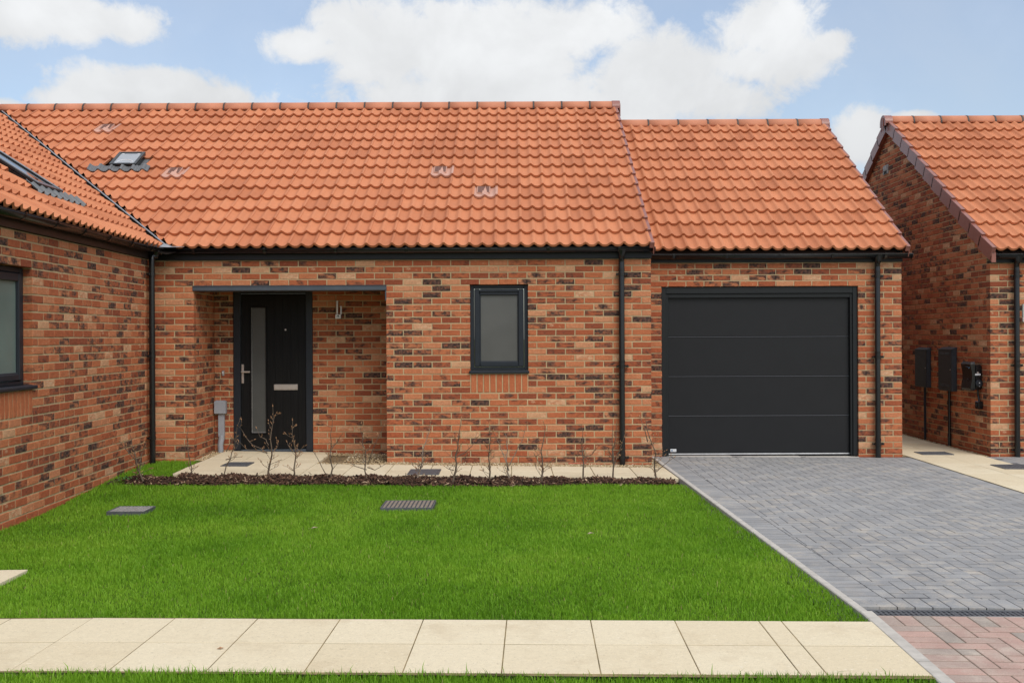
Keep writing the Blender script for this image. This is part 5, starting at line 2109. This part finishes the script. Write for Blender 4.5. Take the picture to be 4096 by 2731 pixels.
gl = bar_cover('raised black grating in the grass near the wing wall', -3.55, -3.22, 9.17, 9.47, ground(-3.4, 9.3), 10, 'greyworn', rise=.014)
zc = ground(-.95, 9.55)
t = bar_cover('wide grating sunk in the lawn below the porch corner', -1.18, -.71, 9.33, 9.75, zc + .004, 12, 'ironworn')
mb = MB()
for i in range(9):
    y = 9.36 + i * .0425
    mb.box(-1.165, -.725, y, y + .006, zc - .018, zc + .0065)
mb.build('cross_bar', 'iron', t)


def lid_cover(label, x0, x1, y0, y1, zf, ribs, group='drain covers'):
    z = zf
    t = thing('inspection_cover', label, 'drain cover', ((x0 + x1) / 2, (y0 + y1) / 2, z), group=group)
    mb = MB()
    for a, b, c, d in ((x0, x1, y0, y0 + .012), (x0, x1, y1 - .012, y1), (x0, x0 + .012, y0 + .012, y1 - .012), (x1 - .012, x1, y0 + .012, y1 - .012)):
        mb.cbox(a, b, c, d, z - .03, z + .006, .002)
    mb.build('frame', 'iron', t)
    mb = MB()
    mb.box(x0 + .012, x1 - .012, y0 + .012, y1 - .012, z - .03, z + .001)
    n = ribs
    w = (x1 - x0 - .03) / n
    for i in range(n):
        for j in range(5):
            h = (y1 - y0 - .03) / 5
            mb.cbox(x0 + .016 + w * i, x0 + .016 + w * (i + .72), y0 + .017 + h * j, y0 + .017 + h * (j + .74), z, z + .0045, .001)
    mb.build('lid', 'iron', t)
    return t


lid_cover('dark ribbed drain lid in the path in front of the black front door', -3.27, -2.97, 11.74, 12.08, PZ(-3.1, 11.9) + .004, 9)
lid_cover('dark drain lid at the edge of the path, with mulch spilling onto its corner', -1.13, -.79, 11.22, 11.64, PZ(-.96, 11.4) + .004, 8)
lid_cover('dark drain lid in the narrow passage under the meter boxes', 5.22, 5.62, 13.36, 13.66, gp2(5.4, 13.5) + .004, 8)
lid_cover('dark drain lid beside the passage, in front of the right-hand house corner', 5.62, 6.07, 11.98, 12.36, gp2(5.85, 12.2) + .006, 9)

# ------------------------------------------------------------ gravel, bare earth, mulch
def pebbles(name, boxes, size, zf, kind='stuff'):
    base = np.array([(1, 0, 0), (0, 1, 0), (-1, 0, 0), (0, -1, 0), (0, 0, 1), (0, 0, -1)], float)
    fc = np.array([(0, 1, 4), (1, 2, 4), (2, 3, 4), (3, 0, 4), (1, 0, 5), (2, 1, 5), (3, 2, 5), (0, 3, 5)])
    V, T = [], []
    for (x0, x1, y0, y1, n) in boxes:
        for _ in range(n):
            x, y = random.uniform(x0, x1), random.uniform(y0, y1)
            s = size * random.uniform(.5, 1.25)
            sc = np.array([random.uniform(.7, 1.3), random.uniform(.7, 1.1), random.uniform(.45, .8)]) * s
            a, b = random.uniform(0, 6.28), random.uniform(-.5, .5)
            ca, sa, cb, sb = math.cos(a), math.sin(a), math.cos(b), math.sin(b)
            R = np.array([[ca, -sa, 0], [sa, ca, 0], [0, 0, 1]]) @ np.array([[1, 0, 0], [0, cb, -sb], [0, sb, cb]])
            v = (base * (1 + rng.uniform(-.22, .22, (6, 1)))) * sc
            V.append(v @ R.T + np.array([x, y, zf(x, y) + s * .25 + random.uniform(0, s * .5)]))
            T.append(min(1, max(0, random.gauss(.5, .27))))
    n = len(V)
    Vv = np.concatenate(V)
    Ff = (fc[None] + 6 * np.arange(n)[:, None, None]).reshape(-1)
    tone = np.repeat(np.array(T), 6)
    tone = np.stack([tone, tone * 0, tone * 0, tone * 0 + 1], 1)
    me = np_mesh(name, Vv, Ff, np.full(n * 8, 3), ['pebble'], tone)
    o = bpy.data.objects.new(name, me)
    setup(o, None, kind=kind)
    return o


gz = lambda x, y: ground(x, y) - .004
def gzp(x, y): return PZ(x, min(y, 12.9)) - .020
mb = MB()
mb.add([(-1.62, 12.05, ground(-1.6, 12.1) - .014), (1.74, 12.05, ground(1.7, 12.1) - .014), (1.74, 12.40, ground(1.7, 12.4) - .014), (-1.62, 12.40, ground(-1.6, 12.4) - .014)], [(0, 1, 2, 3)])
mb.add([(-2.32, 12.05, PZ(-2.3, 12.1) - .03), (-1.47, 12.05, PZ(-1.5, 12.1) - .03), (-1.47, 13.26, PZ(-1.5, 13.2) - .03), (-2.32, 13.26, PZ(-2.3, 13.2) - .03)], [(0, 1, 2, 3)])
mb.add([(-3.80, 12.30, PZ(-3.7, 12.3) - .03), (-3.60, 12.30, PZ(-3.7, 12.3) - .03), (-3.60, 13.26, PZ(-3.7, 13.2) - .03), (-3.80, 13.26, PZ(-3.7, 13.2) - .03)], [(0, 1, 2, 3)])
mb.build('gravel_bed', pmat('earth', (0.20, 0.145, 0.085), 1.0, .4, 9, .8, 60, spec=.05), None, recalc=False, kind='structure')
pebbles('gravel', [(-1.50, 1.74, 12.06, 12.385, 4200), (1.65, 1.76, 12.39, 13.1, 260), (-2.29, -1.50, 12.95, 13.22, 700), (-2.0, -1.50, 12.4, 12.95, 420), (-2.29, -1.50, 12.07, 12.3, 500),
                   (-3.752, -3.615, 12.35, 13.22, 620), (-3.615, -3.53, 13.10, 13.22, 60)], .0115, lambda x, y: gz(x, y) if (y < 12.4 and x > -1.55) else gzp(x, y))
pebbles('gravel', [(5.945, 6.03, 13.25, 17.2, 900), (4.885, 4.97, 13.2, 16, 400)], .011, lambda x, y: gp2(x, y) - .012)

# bark mulch along the hedge line
mulch_f = lambda x: 10.63 + 0.010 * (x + 3.5) + max(0, x - 0.2) * .13 + .03 * math.sin(x * 2.3) + .012 * math.sin(x * 9)     # lawn edge
mulch_b = 11.16
def mulch_z(x, y):
    f = mulch_f(x)
    t = max(0, min(1, (y - f) / max(.05, mulch_b - f)))
    return ground(x, y) + .022 * math.sin(math.pi * min(1, t * 1.0)) ** .7 * (1 if x < 0.2 else max(.3, 1 - (x - .2) * .5)) - .015 + .012 * math.sin(x * 13 + y * 7)


V = []; Fc = []
nx_ = 70
for i in range(nx_ + 1):
    x = -4.12 + (1.70 + 4.12) * i / nx_
    for k in range(6):
        y = mulch_f(x) + (mulch_b - mulch_f(x)) * k / 5
        V.append((x, y, mulch_z(x, y)))
for i in range(nx_):
    for k in range(5):
        a = i * 6 + k
        Fc.append((a, a + 6, a + 7, a + 1))
mb = MB(); mb.add(V, Fc, 0, True)
mb.build('planting_bed', 'soil', None, recalc=False, kind='structure')

V, T = [], []
cube = np.array([(x, y, z) for x in (-1, 1) for y in (-1, 1) for z in (-1, 1)], float)
cf = np.array([(0, 1, 3, 2), (4, 6, 7, 5), (0, 4, 5, 1), (2, 3, 7, 6), (0, 2, 6, 4), (1, 5, 7, 3)])
NCH = 6500
for _ in range(NCH):
    x = random.uniform(-4.0, 1.70)
    f = mulch_f(x)
    y = f + (mulch_b - f) * random.betavariate(1.1, 1.1) + random.gauss(0, .012)
    if x < -3.5 and y > 10.95: continue
    l = random.uniform(.012, .045) * (1.3 if random.random() < .1 else 1); w = random.uniform(.004, .011); h = random.uniform(.0015, .004)
    v = cube * np.array([l, w, h]) * .9
    v[4:, 1] *= random.uniform(.4, 1)
    a, b, c = random.uniform(0, 6.28), random.gauss(0, .38), random.gauss(0, .5)
    R = np.array(Matrix.Rotation(a, 3, 'Z') @ Matrix.Rotation(b, 3, 'Y') @ Matrix.Rotation(c, 3, 'X'))
    V.append(v @ R.T + np.array([x, y, mulch_z(x, y) + random.uniform(.0, .022)]))
    r = random.random()
    T.append(random.uniform(0, .62) if r < .82 else (random.uniform(.6, .9) if r < .95 else 1.0))
n = len(V)
Ff = (cf[None] + 8 * np.arange(n)[:, None, None]).reshape(-1)
tone = np.repeat(np.array(T), 8)
me = np_mesh('bark_mulch', np.concatenate(V), Ff, np.full(n * 6, 4), ['chip'], np.stack([tone, tone * 0, tone * 0, tone * 0 + 1], 1))
o = bpy.data.objects.new('bark_mulch', me); setup(o, None, kind='stuff')

# ------------------------------------------------------------ grass
def lattice_noise(x, y, scale, seed):
    r = np.random.default_rng(seed)
    G = r.random((64, 64))
    u, v = x * scale, y * scale
    i, j = np.floor(u).astype(int), np.floor(v).astype(int)
    fu, fv = u - i, v - j
    fu, fv = fu * fu * (3 - 2 * fu), fv * fv * (3 - 2 * fv)
    g = lambda a, b: G[a % 64, b % 64]
    return (g(i, j) * (1 - fu) + g(i + 1, j) * fu) * (1 - fv) + (g(i, j + 1) * (1 - fu) + g(i + 1, j + 1) * fu) * fv


vground = np.vectorize(ground)


def grass(name, x, y, hmin, hmax, wid, z):
    n = len(x)
    h = rng.uniform(hmin, hmax, n) * (0.72 + .5 * lattice_noise(x, y, 2.6, 3)) * np.where(rng.random(n) < .03, 1.5, 1)
    a = rng.uniform(0, 2 * np.pi, n)
    lean = np.abs(rng.normal(0.30, .28, n))
    la = rng.uniform(0, 2 * np.pi, n)
    dx, dy = np.cos(la) * lean, np.sin(la) * lean
    w = wid * rng.uniform(.6, 1.3, n)
    wx, wy = np.cos(a) * w, np.sin(a) * w
    V = np.empty((n, 5, 3))
    V[:, 0] = np.stack([x - wx, y - wy, z], 1); V[:, 1] = np.stack([x + wx, y + wy, z], 1)
    mx, my, mz = x + dx * h * .38, y + dy * h * .38, z + h * .62
    V[:, 2] = np.stack([mx + wx * .75, my + wy * .75, mz], 1); V[:, 3] = np.stack([mx - wx * .75, my - wy * .75, mz], 1)
    V[:, 4] = np.stack([x + dx * h * 1.05, y + dy * h * 1.05, z + h * np.maximum(.35, 1 - .35 * lean)], 1)
    base = 5 * np.arange(n)
    q = np.stack([base, base + 1, base + 2, base + 3], 1)
    t = np.stack([base + 3, base + 2, base + 4], 1)
    Ff = np.concatenate([np.concatenate([q, t], 1).reshape(-1)])
    totals = np.tile([4, 3], n)
    ln = lattice_noise(x, y, 1.3, 5) * .5 + lattice_noise(x, y, 3.7, 6) * .3 + lattice_noise(x, y, 11, 7) * .2
    tone = np.clip(.10 + .78 * ln + rng.normal(0, .11, n), 0, .92)
    dry = rng.random(n) < .006
    tone = np.where(dry, 1.0, tone)
    tone = np.repeat(tone, 5)
    me = np_mesh(name, V.reshape(-1, 3), Ff, totals, ['grass'], np.stack([tone, tone * 0, tone * 0, tone * 0 + 1], 1))
    o = bpy.data.objects.new(name, me); setup(o, None, kind='stuff')
    return o


def lawn_pts(n):
    x = rng.uniform(-4.35, 2.0, n); y = rng.uniform(5.3, 12.45, n)
    keep = np.ones(n, bool)
    wingx = WX + rot_w * (FY - y)
    keep &= x > wingx + .012
    keep &= y > pave_top(x) + .016 + rng.normal(0, .006, n)
    kx = np.where(y > 5.81, 1.752 + (11.99 - y) * .0283, 1.927 - (5.81 - y) * .04)
    keep &= x < kx - .008
    mf = 10.63 + .010 * (x + 3.5) + np.maximum(0, x - .2) * .13 + .03 * np.sin(x * 2.3) + .012 * np.sin(x * 9) + rng.normal(0, .012, n)
    front = y < mf
    corner = (x < -3.625 - .04 * (y - 11.2)) & (y > 10.98) & (y < 12.378) & (y < 12.55)
    edge = (x < -3.95) & (y > 10.5)
    keep &= front | corner | edge
    for (a, b, c, d) in ((-3.57, -3.20, 9.15, 9.49), (-1.20, -.69, 9.31, 9.77), (-4.4, -3.205, 6.50, 6.98)):
        keep &= ~((x > a) & (x < b) & (y > c) & (y < d))
    return x[keep], y[keep]


x, y = lawn_pts(430000)
keep = rng.random(len(x)) < np.where(y < 8, 1.0, .72)
x, y = x[keep], y[keep]
grass('grass', x, y, .026, .040, .0024, vground(x, y) - .024)
# the verge on the near side of the pavement
n = 60000
x = rng.uniform(-3.2, 2.05, n); y = rng.uniform(3.9, 4.95, n)
k = y < pave_top(x) - .896 - np.abs(rng.normal(0, .008, n))
x, y = x[k], y[k]
kx = 1.927 - (5.81 - y) * .04
k = x < kx - .01
x, y = x[k], y[k]
grass('grass', x, y, .03, .062, .0026, vground(x, y) - .026)

# ------------------------------------------------------------ hedge saplings
def sapling(base, tip, label, seed, forks=(), twigs=9, spread=1.0, pale=False, leaves=0, rbase=.0085, yoff=0.0):
    """base, tip in photograph pixels; forks: extra limbs as pixel polylines; all stand at one distance and spread in depth"""
    rd = random.Random(seed)
    bx, by = base
    # distance from where the stem meets the bed
    Y = 10.9
    for _ in range(6):
        X, Z = at(bx, by, Y)
        Y += (Z - mulch_z(X, Y)) / ((CAMZ - Z) / Y + 1e-6) * 1.0
        Y = max(10.55, min(11.15, Y))
    X, Z = at(bx, by, Y)
    zb = mulch_z(X, Y)
    off = zb - Z
    W3 = lambda px, py, dy=0: Vector((at(px, py, Y + dy)[0], Y + dy, at(px, py, Y + dy)[1] + off))
    t = thing('bare_sapling', label, 'sapling', (X, Y, zb), group='bare hedge saplings in the bark mulch')
    stem, tw, buds, lv = MB(), MB(), MB(), MB()
    def bud(p, d, s=1.0):
        d = d.normalized()
        buds.tube([p, p + d * .008 * s, p + d * .022 * s], [.0024 * s, .0042 * s, .0008], 5)
    def limb(pts, r0, r1, mbx):
        k = len(pts)
        mbx.tube(pts, [1.22 * (r0 + (r1 - r0) * i / (k - 1)) for i in range(k)], 6)
    def wig(a, b, n, amp):
        a, b = Vector(a), Vector(b)
        L = (b - a).length
        out = []
        ox, oy = 0, 0
        for i in range(n + 1):
            f = i / n
            e = math.sin(math.pi * f) ** .5
            ox = ox * .6 + rd.gauss(0, amp) * L; oy = oy * .6 + rd.gauss(0, amp) * L
            out.append(a.lerp(b, f) + Vector((ox * e, oy * e, 0)))
        return out
    def twig(p, d, L, r, depth):
        n = 4
        pts = [p]
        dd = d.normalized()
        for i in range(n):
            dd = (dd + Vector((rd.gauss(0, .22), rd.gauss(0, .22), rd.gauss(.10, .14)))).normalized()
            pts.append(pts[-1] + dd * L / n)
        limb(pts, r, max(.0009, r * .45), tw)
        bud(pts[-1], dd)
        for i in range(1, n):
            if rd.random() < .75:
                sd = (dd + Vector((rd.gauss(0, .8), rd.gauss(0, .8), rd.gauss(0.2, .4)))).normalized()
                if depth > 0 and rd.random() < .6:
                    twig(pts[i], sd, L * rd.uniform(.35, .6), r * .6, depth - 1)
                else:
                    bud(pts[i], sd, .8)
        if leaves and rd.random() < .55:
            leaf(pts[rd.randint(1, n)])
    def leaf(p):
        s = rd.uniform(.018, .034)
        R = Matrix.Rotation(rd.uniform(0, 6.28), 4, 'Z') @ Matrix.Rotation(rd.uniform(-1, 1), 4, 'X')
        v = [(0, 0, 0), (s * .5, s * .35, s * .18), (s, 0, -s * .1), (s * .5, -s * .35, s * .2), (s * .55, 0, -.002)]
        lv.add(v, [(0, 4, 1), (1, 4, 2), (2, 4, 3), (3, 4, 0)], 0, False, Matrix.Translation(p) @ R)
    a, b = W3(*base), W3(*tip)
    a.z -= .03
    main = wig(a, b, 9, .018)
    limb(main, rbase, .0016, stem)
    bud(main[-1], main[-1] - main[-2], 1.3)
    allm = [main]
    for fk in forks:
        pts = [W3(*q, rd.uniform(-.03, .03) * i) for i, q in enumerate(fk)]
        fine = []
        for i in range(len(pts) - 1):
            fine += [pts[i].lerp(pts[i + 1], f) + Vector((rd.gauss(0, .002), rd.gauss(0, .002), rd.gauss(0, .002))) for f in (0, .5)]
        fine.append(pts[-1])
        limb(fine, .0048, .0014, stem)
        bud(fine[-1], fine[-1] - fine[-2], 1.3)
        allm.append(fine)
        for p in fine[2:-1]:
            if rd.random() < .6:
                twig(p, Vector((rd.gauss(0, 1), rd.gauss(0, 1), rd.uniform(.2, 1.2))), rd.uniform(.03, .09), .0017, 0)
    H = (b - a).length
    for i in range(twigs):
        f = rd.uniform(.10, .62) if i < twigs * .7 else rd.uniform(.55, .92)
        q = f * (len(main) - 1); k = int(q); p = main[k].lerp(main[min(k + 1, len(main) - 1)], q - k)
        an = rd.uniform(0, 6.28)
        d = Vector((math.cos(an) * spread, math.sin(an) * spread * .8, rd.uniform(.3, 1.0)))
        twig(p, d, H * rd.uniform(.12, .30) * (1.05 - f * .7), .0024 * (1.1 - .5 * f), 1)
    for p in main[4:-1]:
        if rd.random() < .8: bud(p, Vector((rd.gauss(0, 1), rd.gauss(0, 1), .5)))
    bm = 'barkpale' if pale else 'bark'
    stem.build('stem', bm, t)
    if tw.v: tw.build('twigs', bm, t, kind='stuff')
    buds.build('buds', 'deadleaf', t, kind='stuff')
    if lv.v: lv.build('leaves', 'deadleaf', t, recalc=False, kind='stuff')
    return t


sapling((575, 1938), (520, 1745), 'leaning bare sapling with curled dead brown leaves in front of the corner downpipe', 1, forks=[[(558, 1890), (562, 1840), (575, 1790), (588, 1755)], [(545, 1850), (500, 1800), (480, 1772)]], twigs=11, spread=1.3, leaves=1, rbase=.010)
sapling((763, 1903), (752, 1697), 'thin straight sapling in front of the brick pier between the corner downpipe and the porch', 2, twigs=6, spread=.8, rbase=.006)
sapling((892, 1900), (960, 1673), 'slender sapling bending to the right in front of the grey cable conduit', 3, forks=[[(904, 1835), (930, 1825), (962, 1822)], [(905, 1800), (930, 1755), (948, 1742)]], twigs=5, spread=1.2, rbase=.006)
sapling((1072, 1895), (1091, 1616), 'tallest forked sapling, standing in front of the frosted glass strip of the black door', 4,
        forks=[[(1071, 1800), (1045, 1783), (1010, 1768), (985, 1740), (965, 1705), (950, 1690)], [(1068, 1800), (1030, 1790), (985, 1785), (955, 1752)], [(1075, 1770), (1062, 1745), (1040, 1735), (1027, 1703)], [(1080, 1740), (1090, 1690), (1099, 1655)]], twigs=12, spread=1.3, rbase=.0105)
sapling((1182, 1914), (1170, 1682), 'sapling in front of the letter plate side of the black door', 5, forks=[[(1182, 1810), (1160, 1795), (1148, 1768)], [(1183, 1810), (1200, 1800), (1222, 1782)]], twigs=12, spread=1.0)
sapling((1325, 1922), (1330, 1690), 'sapling with a second stem at its foot, below the steel porch lamp', 6, forks=[[(1310, 1915), (1285, 1870), (1262, 1825), (1255, 1815)], [(1328, 1800), (1350, 1770), (1368, 1745)]], twigs=9, spread=1.0)
sapling((1468, 1922), (1445, 1696), 'thin grey sapling with low spreading side twigs at the right end of the porch', 7, forks=[[(1470, 1870), (1500, 1880), (1545, 1855)], [(1468, 1880), (1420, 1865), (1398, 1850)], [(1470, 1860), (1495, 1790), (1535, 1705)]], twigs=12, spread=1.2, rbase=.007)
sapling((1662, 1936), (1722, 1706), 'pale crooked sapling rising across the drain lid at the edge of the path', 8, forks=[[(1672, 1880), (1690, 1865), (1700, 1852)]], twigs=11, spread=.9, pale=True, rbase=.008)
sapling((1807, 1934), (1845, 1674), 'stout crooked sapling just left of the small window, with one long twig sweeping right', 9, forks=[[(1822, 1830), (1860, 1810), (1890, 1780), (1908, 1730)], [(1815, 1880), (1795, 1875), (1780, 1865)]], twigs=12, spread=1.1, rbase=.011)
sapling((1961, 1928), (1958, 1698), 'upright sapling under the left half of the small window', 10, twigs=13, spread=1.1)
sapling((2037, 1936), (2020, 1750), 'pale sapling forking into a wide V under the right half of the small window', 11, forks=[[(2036, 1900), (2020, 1850), (1995, 1790), (1975, 1745)], [(2037, 1880), (2062, 1830), (2090, 1775), (2108, 1712)]], twigs=8, spread=1.2, pale=True, rbase=.008)
sapling((2168, 1931), (2175, 1690), 'dark upright sapling just right of the small window', 12, forks=[[(2168, 1870), (2150, 1840), (2138, 1815)]], twigs=11, spread=1.0, rbase=.009)
sapling((2335, 1922), (2328, 1702), 'sapling in front of the red air brick left of the downpipe', 13, forks=[[(2334, 1830), (2370, 1815), (2385, 1790)]], twigs=11, spread=1.1)
sapling((2451, 1920), (2466, 1690), 'sapling close against the downpipe at the right end of the bungalow', 14, forks=[[(2455, 1860), (2490, 1770), (2500, 1725)], [(2452, 1850), (2448, 1770), (2452, 1680)]], twigs=11, spread=1.1)
sapling((2629, 1917), (2573, 1645), 'tall sapling leaning left over the corner of the drive beside the kerb', 15, forks=[[(2625, 1880), (2655, 1850), (2695, 1822)], [(2590, 1760), (2575, 1700), (2560, 1660)]], twigs=10, spread=1.3, rbase=.0085)

# a weed at the foot of the wing wall
wx_, wy_ = -3.98, 10.75
t = thing('weed', 'small leafy green weed at the foot of the wing wall beside the leaning sapling', 'weed', (wx_, wy_, ground(wx_, wy_)))
mb = MB()
for i in range(22):
    a = random.uniform(0, 6.28); s = random.uniform(.02, .045); el = random.uniform(.2, 1.2)
    R = Matrix.Translation((wx_ + random.gauss(0, .05), wy_ + random.gauss(0, .04), ground(wx_, wy_) + random.uniform(0, .04))) @ Matrix.Rotation(a, 4, 'Z') @ Matrix.Rotation(-el, 4, 'Y')
    mb.add([(0, 0, 0), (s * .5, s * .3, s * .1), (s, 0, 0), (s * .5, -s * .3, s * .1), (s * .5, 0, 0)], [(0, 4, 1), (1, 4, 2), (2, 4, 3), (3, 4, 0)], 0, False, R)
mb.build('leaves', 'weed', t, recalc=False)

# a dead leaf on the pavement
lx_, lz_ = at(882, 2604, 5.13)
for lpx, lpy, ly, lab_ in ((1258, 2119, 8.3, 'pale dry leaf lying in the lawn below the left part of the porch'), (2363, 2143, 8.05, 'pale curled leaf lying in the lawn below the small window')):
    xq_ = at(lpx, lpy, ly)[0]; zq_ = ground(xq_, ly) + .018
    tq_ = thing('fallen_leaf', lab_, 'leaf', (xq_, ly, zq_))
    mb = MB()
    mb.add([(xq_ - .030, ly - .01, zq_), (xq_ - .006, ly + .014, zq_ + .010), (xq_ + .030, ly + .004, zq_ + .004), (xq_ + .006, ly - .014, zq_ + .009), (xq_, ly, zq_ + .002)], [(0, 4, 1), (1, 4, 2), (2, 4, 3), (3, 4, 0)])
    mb.build('blade', 'ironworn', tq_, recalc=False)
t = thing('fallen_leaf', 'single dry brown leaf lying on the cream pavement', 'leaf', (lx_, 5.13, ground(lx_, 5.13)))
mb = MB(); z0 = ground(lx_, 5.13) + .009
mb.add([(lx_ - .018, 5.125, z0), (lx_ - .004, 5.14, z0 + .006), (lx_ + .018, 5.133, z0 + .002), (lx_ + .004, 5.117, z0 + .005), (lx_, 5.13, z0 + .001)], [(0, 4, 1), (1, 4, 2), (2, 4, 3), (3, 4, 0)])
mb.build('blade', 'deadleaf', t, recalc=False)
